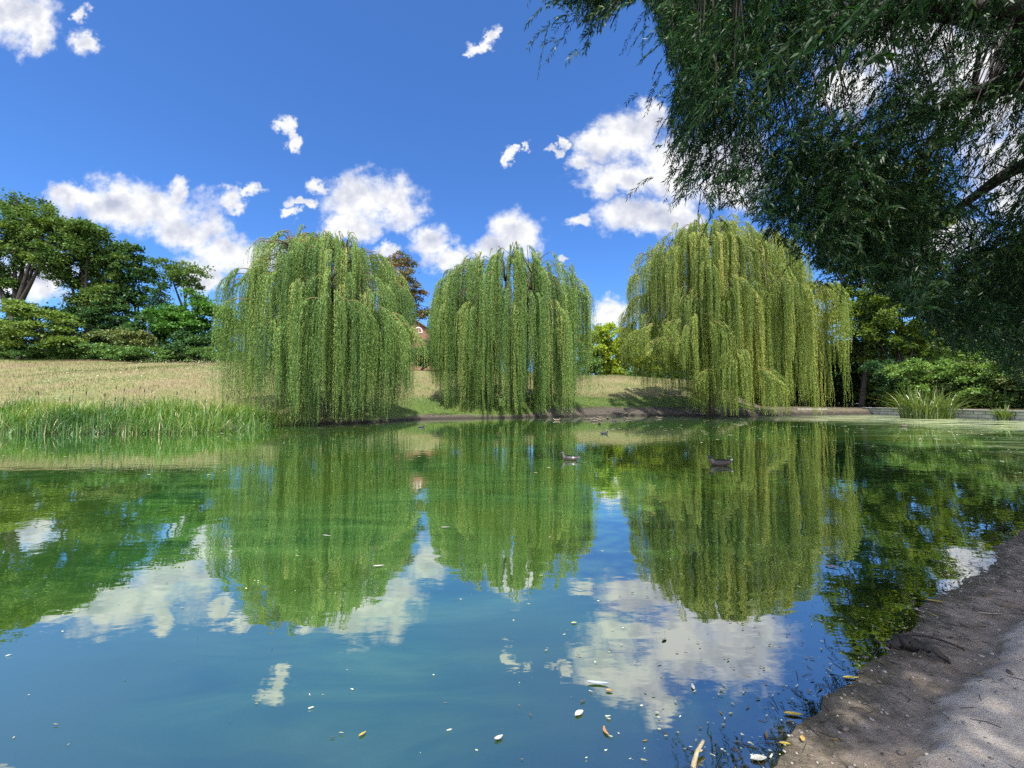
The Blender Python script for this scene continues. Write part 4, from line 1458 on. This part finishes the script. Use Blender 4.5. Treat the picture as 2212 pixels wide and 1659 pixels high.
# ------------------------------------------------------------------ waterfowl
def fowl_mat(name):
    m, t = material(name)
    a = t.n('ShaderNodeAttribute', attribute_name='plumage').outputs['Color']
    o = t.n('ShaderNodeTexCoord').outputs['Object']
    n = t.noise(t.n('ShaderNodeMapping', ins={0: o, 3: (1, 3, 3)}).outputs[0], 40, 4, .6)
    c = t.mix(.5, a, t.mix(1.0, a, t.ramp(n.outputs[0], [(.3, (.4, .4, .4)), (.7, (1.5, 1.5, 1.5))]), 'MULTIPLY'))
    b = t.n('ShaderNodeBsdfPrincipled', ins={'Base Color': c, 'Roughness': .6})
    t.n('ShaderNodeOutputMaterial', ins={0: b.outputs[0]})
    return m


M['plumage'] = fowl_mat('plumage')
M['bill_y'] = flat_mat('yellow_bill', (.42, .36, .08), .4, .1)
M['bill_w'] = flat_mat('white_bill', (.75, .72, .68), .4, .05)
M['bill_d'] = flat_mat('dark_bill', (.05, .05, .045), .4, .1)

BODY = [  # x, z, half width, half height: tail to crown to face
    (-.285, .125, .010, .008), (-.25, .105, .035, .018), (-.20, .085, .065, .040), (-.13, .072, .092, .060), (-.05, .062, .108, .074),
    (.03, .058, .110, .076), (.10, .062, .098, .074), (.155, .078, .074, .066), (.185, .108, .050, .052), (.198, .142, .036, .040),
    (.204, .172, .032, .034), (.212, .198, .034, .034), (.232, .214, .036, .032), (.258, .212, .030, .027), (.278, .204, .018, .017), (.285, .202, .006, .006)]


def fowl_mesh(name, colour, neck=1.0, body=BODY, tailup=0.0):
    n = 14
    prof = []
    for (x, z, a, b) in body:
        if x > .16:
            z = .085 + (z - .085) * neck
        if x < -.2:
            z += tailup
        prof.append((x, z, a, b))
    prof = np.array(prof)
    # refine along the body
    t = np.arange(len(prof))
    tt = np.linspace(0, len(prof) - 1, 46)
    pr = np.stack([np.interp(tt, t, prof[:, c]) for c in range(4)], 1)
    for _ in range(2):
        pr[1:-1] = (pr[:-2] + 2 * pr[1:-1] + pr[2:]) / 4
    tan = np.gradient(pr[:, :2], axis=0)
    tan /= np.linalg.norm(tan, axis=1, keepdims=True) + 1e-9
    v, f, cols = [], [], []
    for k, (x, z, a, b) in enumerate(pr):
        nx, nz = -tan[k, 1], tan[k, 0]
        for i in range(n):
            an = 2 * PI * i / n
            up = math.cos(an) * b
            sd_ = math.sin(an) * a
            v.append((x + nx * up, sd_, z + nz * up))
            cols.append(colour(x, z, sd_ / max(a, 1e-4), math.cos(an), k / 45))
    for k in range(45):
        for i in range(n):
            j = (i + 1) % n
            f.append([k * n + i, k * n + j, (k + 1) * n + j, (k + 1) * n + i])
    f.append(list(range(n))[::-1])
    f.append([45 * n + i for i in range(n)])
    me = bpy.data.meshes.new(name)
    me.from_pydata(v, [], f)
    a = me.color_attributes.new('plumage', 'FLOAT_COLOR', 'POINT')
    a.data.foreach_set('color', np.array([tuple(c) + (1,) for c in cols], 'f').ravel())
    me.polygons.foreach_set('use_smooth', np.ones(len(me.polygons), bool))
    me.materials.append(M['plumage'])
    me.update()
    return me


def wing_mesh(side, c1, c2, stripe=None):
    """a folded wing laid against the flank"""
    v, f, cols = [], [], []
    nu, nv = 12, 6
    for iu in range(nu + 1):
        u = iu / nu
        x = .13 - .40 * u
        wd = math.sin(PI * min(1, u * .9 + .1)) ** .6
        for iv in range(nv + 1):
            w_ = iv / nv
            ang = rad(22 + 62 * w_ * (.45 + .55 * wd))
            yb = np.interp(x, [-.27, -.2, -.05, .05, .13], [.022, .066, .112, .114, .096])
            zb = np.interp(x, [-.27, -.2, -.05, .13], [.118, .088, .062, .064])
            hb = np.interp(x, [-.27, -.2, -.05, .05, .13], [.024, .046, .080, .082, .080])
            v.append((x, side * (math.sin(ang) * yb * 1.03 + .004), zb + math.cos(ang) * hb * 1.03 + .004))
            k = stripe if (stripe is not None and .52 < u < .66 and w_ > .45) else (c1 if w_ < .5 else c2)
            cols.append(k)
    m_ = nv + 1
    for iu in range(nu):
        for iv in range(nv):
            q = [iu * m_ + iv, iu * m_ + iv + 1, (iu + 1) * m_ + iv + 1, (iu + 1) * m_ + iv]
            f.append(q if side > 0 else q[::-1])
    me = bpy.data.meshes.new('wing')
    me.from_pydata(v, [], f)
    a = me.color_attributes.new('plumage', 'FLOAT_COLOR', 'POINT')
    a.data.foreach_set('color', np.array([tuple(c) + (1,) for c in cols], 'f').ravel())
    me.polygons.foreach_set('use_smooth', np.ones(len(me.polygons), bool))
    me.materials.append(M['plumage'])
    me.update()
    return me


def bill_mesh(neck, short=False):
    z = .085 + (.206 - .085) * neck
    L = .035 if short else .055
    rings = [(.268, .014, .014), (.285, .013, .010), (.285 + L * .6, .013 if not short else .008, .006), (.285 + L, .009 if not short else .003, .003)]
    v, f, n = [], [], 8
    for k, (x, a, b) in enumerate(rings):
        for i in range(n):
            an = 2 * PI * i / n
            v.append((x, math.cos(an) * a, z - k * .004 + math.sin(an) * b))
    for k in range(len(rings) - 1):
        for i in range(n):
            j = (i + 1) % n
            f.append([k * n + i, k * n + j, (k + 1) * n + j, (k + 1) * n + i])
    f.append([(len(rings) - 1) * n + i for i in range(n)])
    me = bpy.data.meshes.new('bill')
    me.from_pydata(v, [], f)
    me.update()
    return me


def mallard_colour(x, z, s, c, k):
    if k > .64:
        return (.020, .030, .045) if c > -.2 or z > .17 else (.055, .06, .06)
    if k > .60:
        return (.20, .20, .19)
    if x < -.215:
        return (.72, .74, .76) if x < -.235 else (.05, .045, .05)
    if k > .48:
        return (.15, .11, .095)
    return (.085, .066, .060) if c < .35 else (.10, .08, .075)


def hen_colour(x, z, s, c, k):
    if k > .62:
        return (.09, .085, .075)
    if x < -.225:
        return (.18, .16, .13)
    return (.085, .066, .048) if c < .3 else (.06, .048, .038)


def pale_hen_colour(x, z, s, c, k):
    if k > .62:
        return (.13, .10, .065)
    if x < -.19:
        return (.70, .68, .62)
    return (.20, .15, .10) if c < .2 else (.10, .075, .052)


def coot_colour(x, z, s, c, k):
    return (.010, .010, .013) if k > .62 else (.022, .022, .026)


def tree_of(o):
    c = o.copy()
    COL.objects.link(c)
    for ch in list(o.children):
        d = ch.copy()
        COL.objects.link(d)
        d.parent = c
    return c


def make_fowl(name, label, colour, bill, neck=1.0, scale=1.0, short=False, wings=None, cat='duck', group='waterfowl on the pond', tailup=0.0):
    o = bpy.data.objects.new(name, fowl_mesh(name, colour, neck, tailup=tailup))
    COL.objects.link(o)
    tag(o, label, cat, group)
    b = bpy.data.objects.new('bill', bill_mesh(neck, short))
    b.data.materials.append(M[bill])
    COL.objects.link(b)
    b.parent = o
    if wings:
        for s in (-1, 1):
            wg = bpy.data.objects.new('wing', wing_mesh(s, *wings))
            COL.objects.link(wg)
            wg.parent = o
    o.scale = (scale,) * 3
    return o


def put(o, px, py, heading, sink=0.0):
    """heading: 0 faces right in the picture, 180 left, 90 away"""
    p = on_ground(px, py)
    o.location = (p[0], p[1], -.012 - sink)
    o.rotation_euler = (0, 0, rad(heading))
    return o


drake = make_fowl('duck', 'largest duck in view, dark headed with a white tail tip, swimming left', mallard_colour, 'bill_y', .98, 1.0,
                  wings=((.03, .026, .026), (.09, .072, .064)), tailup=.035)
put(drake, 1556, 1005, 176)
hen = make_fowl('duck', 'brown duck with white wing bars resting on the reflection of the middle willow', hen_colour, 'bill_d', 1.0, .88,
                wings=((.03, .028, .03), (.05, .045, .045), (.5, .5, .54)))
put(hen, 1232, 994, 160)
coot = make_fowl('coot', 'black coot with a white face, alone in open water before the duck flock', coot_colour, 'bill_w', .86, .74, True, None, 'coot')
put(coot, 1305, 937, 8)
# white shield above the coot's bill
sh_v = [(.272 + .012 * math.cos(a) * .5, .010 * math.sin(a) * 1.0, .085 + (.219 - .085) * .86 + .014 * math.cos(a)) for a in np.linspace(0, 2 * PI, 10, endpoint=False)]
me = bpy.data.meshes.new('face_shield')
me.from_pydata(sh_v + [(.292, 0, .085 + (.217 - .085) * .86)], [], [[i, (i + 1) % 10, 10] for i in range(10)])
sho = bpy.data.objects.new('face_shield', me)
me.materials.append(M['bill_w'])
COL.objects.link(sho)
sho.parent = coot
c_ = tree_of(coot)
c_['label'] = 'small black coot trailing a wake, in open water past the broad willow'
put(c_, 910, 923, 15)
c_ = tree_of(coot)
c_['label'] = 'black coot with a white bill, between a lone brown duck and the flock'
put(c_, 1327, 911, 200)
c_ = tree_of(coot)
c_['label'] = 'dark coot at the pale waterline of the far mud, left of two'
put(c_, 1343, 900.4, 120)
c_ = tree_of(coot)
c_['label'] = 'dark coot at the far waterline beside the trailing strands of the largest willow'
put(c_, 1401, 900.2, 60)
far_hen = make_fowl('duck', 'brown duck at the left end of the flock by the far bank', hen_colour, 'bill_y', .95, .92, wings=((.07, .054, .04), (.12, .092, .07)))
put(far_hen, 1268, 906.5, 200)
for (lab, px, py, hd) in [
        ('brown duck second from the left of the flock, facing right', 1278, 906.5, 20),
        ('brown duck furthest back in the middle of the flock, closest to the mud', 1295, 902.5, 170),
        ('brown duck in the thick of the flock behind another', 1291, 906.5, 10),
        ('brown duck on the near side of the flock, broadside on', 1296, 909, 5),
        ('brown duck at the near left of the flock, facing left', 1283, 911, 184),
        ('brown duck swimming towards the viewer, apart and in front of the flock', 1295, 916.5, 262),
        ('small dark duck just right of the flock, seen from behind', 1313, 905, 80),
        ('brown duck swimming alone broadside to the right of the black coot', 1356, 905.5, 182),
        ('brown duck beneath the hanging strands of the largest willow', 1424, 904, 185),
        ('brown duck nearly lost in the dull shallows of the right bay', 3600 * .5486 - 400 * .5486 + 196, 922, 10)]:
    d_ = tree_of(far_hen)
    d_['label'] = lab
    put(d_, px, py, hd)
pale = make_fowl('duck', 'pale rumped duck with its white tail up, below the middle willow', pale_hen_colour, 'bill_y', .8, .95, wings=((.11, .085, .06), (.16, .12, .085)), tailup=.04)
put(pale, 1203, 908.5, 10)


# ------------------------------------------------------------------ things on the water and the bank
def solid_leaf(name, label, px, py, length, width, colour, ang, curl=.12, z=None, group='fallen leaves on the water and the bank', bend=0.0, tilt=0.0, rough=.5, pt=None):
    p = on_ground(px, py, 0.0) if pt is None else np.array(pt)
    if z is None:
        sd = float(signed(np.array([p[0]]), np.array([p[1]]))[0])
        z = .006 if sd < 0 else float(bank(np.array([p[0]]), np.array([p[1]]))[0]) + .012
    nu, nv = 12, 4
    length, width = length * .84, width * .8
    v, f = [], []
    for i in range(nu + 1):
        u = i / nu
        wd = width * .5 * (math.sin(PI * u) ** .75) * (1.15 - .4 * u) + .001
        for j in range(nv + 1):
            s = j / nv * 2 - 1
            v.append((length * (u - .5), s * wd + bend * length * 4 * u * (1 - u), curl * length * (.25 * (2 * u - 1) ** 2) + abs(s) * wd * .35))
    for i in range(nu):
        for j in range(nv):
            a = i * (nv + 1) + j
            f.append([a, a + nv + 1, a + nv + 2, a + 1])
    b = len(v)
    v += [(x, y, zz - .0016) for x, y, zz in v]
    f += [[k + b for k in q[::-1]] for q in f[:]]
    me = bpy.data.meshes.new(name)
    me.from_pydata(v, [], f)
    key = 'leaf_%s' % '_'.join('%02d' % int(c * 100) for c in colour)
    if key not in M:
        M[key] = flat_mat('fallen_leaf_' + str(len(M)), colour, rough, .3, 40)
    me.materials.append(M[key])
    me.polygons.foreach_set('use_smooth', np.ones(len(me.polygons), bool))
    me.update()
    o = bpy.data.objects.new(name, me)
    o.location = (p[0], p[1], z)
    o.rotation_euler = (rad(tilt), 0, rad(ang))
    COL.objects.link(o)
    return tag(o, label, 'leaf', group)


YEL, ORA, WHI, PBL, LIM = (.36, .28, .05), (.34, .18, .07), (.36, .36, .32), (.30, .36, .44), (.42, .44, .16)
solid_leaf('floating_leaf', 'pale lilac oval leaf floating alone in the blue water of the foreground', 1251, 1543, .062, .030, (.55, .56, .66), 35)
solid_leaf('floating_leaf', 'orange curved leaf floating below the pale lilac one', 1310, 1581, .060, .016, ORA, 100, .2, bend=.16)
solid_leaf('floating_leaf', 'long pale blue rolled leaf floating at the edge of the reflected cloud', 1291, 1478, .135, .022, PBL, -6, .25)
solid_leaf('floating_leaf', 'small yellow leaf floating alone on the blue left part of the water', 783, 1588, .040, .013, YEL, 45)
solid_leaf('shore_leaf', 'large yellow leaf lying at the waterline near the front of the bank', 1714, 1545, .10, .024, YEL, -8)
solid_leaf('shore_leaf', 'narrow yellow leaf lying on damp mud left of the dark log', 1838, 1466, .10, .020, (.52, .44, .06), -2)
solid_leaf('floating_leaf', 'bright yellow leaf floating beside the bank, beyond the dark log', 2020, 1303, .14, .026, YEL, -22)
solid_leaf('floating_leaf', 'orange leaf floating on the green reflection far from the bank', 1797, 1226, .12, .032, ORA, -30)
solid_leaf('floating_leaf', 'broad silvery white leaf floating at the bottom edge beside the mud', 1639, 1641, .085, .032, WHI, 4, .1)
solid_leaf('shore_leaf', 'yellow leaf lying on mud at the bottom, right of the silvery one', 1697, 1609, .062, .015, YEL, -8)
solid_leaf('floating_leaf', 'white leaf with dark edges in the middle of the reflected cloud', 1497, 1486, .052, .018, (.62, .60, .50), 78, .3)
solid_leaf('floating_leaf', 'small yellow green leaf floating above the reflected cloud', 1240, 1347, .045, .016, LIM, 10)
solid_leaf('floating_leaf', 'crumpled white scrap of leaf near the bottom, left of the orange one', 1077, 1597, .05, .022, WHI, 30, .5)
solid_leaf('floating_leaf', 'cream leaf floating in the upper part of the reflected cloud', 1435, 1382, .06, .024, (.5, .5, .36), 40, .3)
solid_leaf('floating_leaf', 'orange brown leaf floating just right of the long rolled one', 1316, 1494, .042, .018, (.40, .26, .08), -10, .3)
solid_leaf('shore_leaf', 'brown yellow leaf lying on open mud at the bottom', 1834 - 100, 1603, .04, .022, (.42, .27, .08), 60)
solid_leaf('shore_leaf', 'thin straw coloured leaf on the mud at the right edge', 2140, 1340, .16, .014, (.48, .42, .30), -8, .1)
solid_leaf('floating_leaf', 'wide pale leaf fleck floating low on the reflection of the broad willow', 818, 1224, .12, .03, WHI, 12, .2)
solid_leaf('floating_leaf', 'thin white leaf floating on the reflection of the broad willow, above a wider fleck', 706, 1158, .13, .018, WHI, -14, .1)
solid_leaf('floating_leaf', 'slim pale leaf floating between the reflections of the first two willows', 962, 1140, .13, .02, WHI, 4, .1)


def sticks():
    rng = np.random.default_rng(3)
    np.random.seed(9)
    # dark log half out of the water at the edge of the bank
    a, b = on_ground(1936, 1398), on_ground(2056, 1446)
    za = .012
    zb = float(bank(np.array([b[0]]), np.array([b[1]]))[0]) + .01
    m = (a + b) / 2
    t = Tubes(11)
    pts = [(a[0] - .05, a[1] + .01, za - .03), (a[0], a[1], za + .02), (a[0] * .7 + b[0] * .3, a[1] * .7 + b[1] * .3 + .012, .045), (m[0], m[1] + .004, .062),
           (a[0] * .25 + b[0] * .75, a[1] * .25 + b[1] * .75, .075), (b[0], b[1], zb)]
    pts = np.array(pts)
    tt = np.linspace(0, 5, 24)
    sm = np.stack([np.interp(tt, range(6), pts[:, c]) for c in range(3)], 1)
    gz_ = bank(sm[:, 0], sm[:, 1])
    sm[:, 2] = np.maximum(sm[:, 2], np.maximum(gz_, 0) + .012)
    t.add(sm + rng.normal(0, .005, (24, 3)), np.interp(tt, [0, .6, 2, 4, 5], [.008, .028, .029, .022, .006]) * (1 + .2 * rng.normal(size=24)), 11, .22)
    root = empty('fallen_branch', (m[0], m[1], 0), 'short dark waterlogged branch lying at the edge of the bank', 'branch')
    link('stick', t.mesh('stick'), M['bark_dark'], root, True)
    tw = Tubes(5)
    p0 = on_ground(1930, 1388)
    p1 = on_ground(2085, 1420)
    tw.add(bez((p0[0], p0[1], .03), ((p0[0] + p1[0]) / 2, (p0[1] + p1[1]) / 2 + .06, .10), (p1[0], p1[1], float(bank(p1[:1], p1[1:2])[0]) + .01), 9), np.linspace(.012, .005, 9))
    p2 = on_ground(1960, 1412)
    tw.add(bez((p2[0], p2[1], .06), (p2[0] + .03, p2[1] + .05, .09), (p0[0], p0[1], .05), 6), np.linspace(.008, .004, 6))
    link('twig', tw.mesh('twig'), M['bark_dark'], root, True)
    # pale stick poking out of the water at the bottom
    q0, q1, q2 = on_ground(1492, 1672), on_ground(1506, 1634), on_ground(1520, 1618)
    t = Tubes(8)
    t.add([(q0[0], q0[1], -.03), ((q0[0] + q1[0]) / 2, (q0[1] + q1[1]) / 2, .008), (q1[0], q1[1], .02), (q2[0], q2[1], .035)], [.010, .009, .008, .006], wob=.12)
    t.add([(q1[0], q1[1], .02), (q1[0] + .02, q1[1] - .005, .03)], [.006, .003])
    tag(link('pale_stick', t.mesh('pale_stick'), flat_mat('pale_stick_bark', (.42, .34, .20), .7, .35, 30), None, True), 'pale peeled stick poking out of the water at the bottom', 'stick')
    # twigs and straws strewn along the waterline: too many to count
    t = Tubes(4)
    pts = []
    while len(pts) < 330:
        x, y = rng.uniform(.6, 6.5), rng.uniform(1.2, 5.4)
        sd = float(signed(np.array([x]), np.array([y]))[0])
        if -.16 < sd < .6 and rng.random() < (1.0 if sd < .15 else .35):
            pts.append((x, y, max(.004, float(bank(np.array([x]), np.array([y]))[0]) + .004)))
    for p in pts:
        an = rng.random() * PI
        L = rng.uniform(.02, .13) * (.6 + .12 * p[1])
        d = np.array((math.cos(an), math.sin(an), rng.normal(0, .12))) * L * .5
        p = np.array(p)
        t.add([p - d, p + rng.normal(0, .06, 3) * L * (1, 1, .2), p + d], [.0011, .0016, .0008])
    tag(link('twig_litter', t.mesh('twig_litter'), M['bark_dark']), 'fine twigs and straws strewn along the waterline', 'litter', kind='stuff')
    # fallen willow leaves, mostly brown and half rotted, along the wet edge
    rl = np.random.default_rng(31)
    k = 5000
    lx, ly = rl.uniform(.4, 7.5, k), rl.uniform(.9, 6, k)
    ls = signed(lx, ly)
    ok = (ls > -.3) & (ls < .8) & (rl.random(k) < np.exp(-np.abs(ls) / .16) * .5 + .02)
    lx, ly, ls = lx[ok], ly[ok], ls[ok]
    lz = np.where(ls < 0, .005, np.maximum(bank(lx, ly, ls) + .004, .005))
    aa = rl.random(len(lx)) * 2 * PI
    q = leaves(rl, np.stack([lx, ly, lz], 1), unit(np.stack([np.cos(aa), np.sin(aa), rl.normal(0, .12, len(lx))], 1)), rl.uniform(.025, .07, len(lx)), rl.uniform(.006, .013, len(lx)), .85)
    lm = leaf_mat('rotting_leaf', [(0, (.035, .026, .016)), (.55, (.11, .080, .040)), (.85, (.26, .19, .07)), (1, (.50, .40, .10))], .1, .03)
    tag(link('leaf_litter', poly_mesh('leaf_litter', q, 4, rl.random(len(lx))), lm), 'brown and yellow fallen willow leaves along the wet edge of the bank', 'leaves', kind='stuff')
    # pebbles and clods
    v, f = [], []
    cnt = 0
    while cnt < 2200:
        x, y = rng.uniform(.5, 7.5), rng.uniform(.9, 6)
        sd = float(signed(np.array([x]), np.array([y]))[0])
        if not (-.10 < sd < .9) or rng.random() > math.exp(-max(0, sd) / .34):
            continue
        z = float(bank(np.array([x]), np.array([y]))[0])
        r = rng.uniform(.0015, .0065) * (1 + .3 * (rng.random() < .12) * 4)
        b0 = len(v)
        n1, n2 = 6, 4
        sx, sy, sz = rng.uniform(.8, 1.6), rng.uniform(.7, 1.1), rng.uniform(.4, .7)
        ro = rng.random() * 6.28
        for i in range(n2 + 1):
            th = PI * i / n2
            for j in range(n1):
                ph = 2 * PI * j / n1
                k = r * (1 + .2 * rng.normal())
                px_, py_ = k * sx * math.sin(th) * math.cos(ph), k * sy * math.sin(th) * math.sin(ph)
                v.append((x + px_ * math.cos(ro) - py_ * math.sin(ro), y + px_ * math.sin(ro) + py_ * math.cos(ro), z + r * sz * .5 + k * sz * math.cos(th)))
        for i in range(n2):
            for j in range(n1):
                jj = (j + 1) % n1
                f.append([b0 + i * n1 + j, b0 + (i + 1) * n1 + j, b0 + (i + 1) * n1 + jj, b0 + i * n1 + jj])
        cnt += 1
    m, tt_ = material('pebble')
    g = tt_.n('ShaderNodeNewGeometry').outputs['Random Per Island']
    c = tt_.ramp(g, [(0, (.06, .05, .042)), (.5, (.19, .165, .145)), (.85, (.33, .31, .28)), (1, (.40, .38, .34))])
    s = tt_.n('ShaderNodeBsdfPrincipled', ins={'Base Color': c, 'Roughness': .8})
    tt_.n('ShaderNodeOutputMaterial', ins={0: s.outputs[0]})
    me = bpy.data.meshes.new('pebbles')
    me.from_pydata(v, [], f)
    tag(link('pebbles', me, m, None, True), 'small pebbles and clods scattered over the damp mud of the near bank', 'pebbles', kind='stuff')


sticks()


def fluff():
    """bits of leaf, fluff and foam drifting on the water"""
    rng = np.random.default_rng(12)
    n = 30000
    Y = 1.7 * np.exp(rng.random(n) * math.log(42 / 1.7))
    X = rng.uniform(-1.35, 1.35, n) * Y
    sd = signed(X, Y)
    pat = fbm(X * .22, Y * .35, 71, 3)
    right = sstep(-.2, .75, X / Y)
    pr = np.clip((.012 + .13 * right ** 1.5) * (pat > .38) + .34 * np.exp(-np.maximum(0, -sd) / .20) * (Y < 8) + .25 * sstep(.95, 1.15, X / Y) * (Y > 15), 0, 1)
    ok = (sd < -.01) & (rng.random(n) < pr)
    X, Y = X[ok], Y[ok]
    print('fluff', len(X))
    sz = np.where(Y < 8, rng.uniform(.002, .0075, len(X)) * (.8 + .14 * Y), rng.uniform(.02, .06, len(X)) * np.clip(Y / 18, .5, 1.3))
    k = 6
    an = np.arange(k) / k * 2 * PI
    ro = rng.normal(0, .5, len(X))
    rr = sz[:, None] * rng.uniform(.6, 1.2, (len(X), k))
    ex = rr * np.cos(an) * rng.uniform(1, 2.4, len(X))[:, None]
    ey = rr * np.sin(an) * rng.uniform(.4, .8, len(X))[:, None]
    vx = X[:, None] + ex * np.cos(ro)[:, None] - ey * np.sin(ro)[:, None]
    vy = Y[:, None] + ex * np.sin(ro)[:, None] + ey * np.cos(ro)[:, None]
    vz = .005 + rng.uniform(0, .004, (len(X), k)) + np.zeros_like(vx)
    V = np.stack([vx, vy, vz], -1)
    tn = np.where(Y < 8, rng.random(len(X)) ** 2 * .8, rng.random(len(X)))
    m = leaf_mat('drifting_fluff', [(0, (.08, .07, .04)), (.12, (.30, .30, .16)), (.5, (.46, .50, .32)), (1, (.66, .66, .56))], .1, .02)
    tag(link('drifting_fluff', poly_mesh('drifting_fluff', V, k, tn), m), 'pale flecks of fluff and leaf drifting on the water', 'litter', kind='stuff')


fluff()
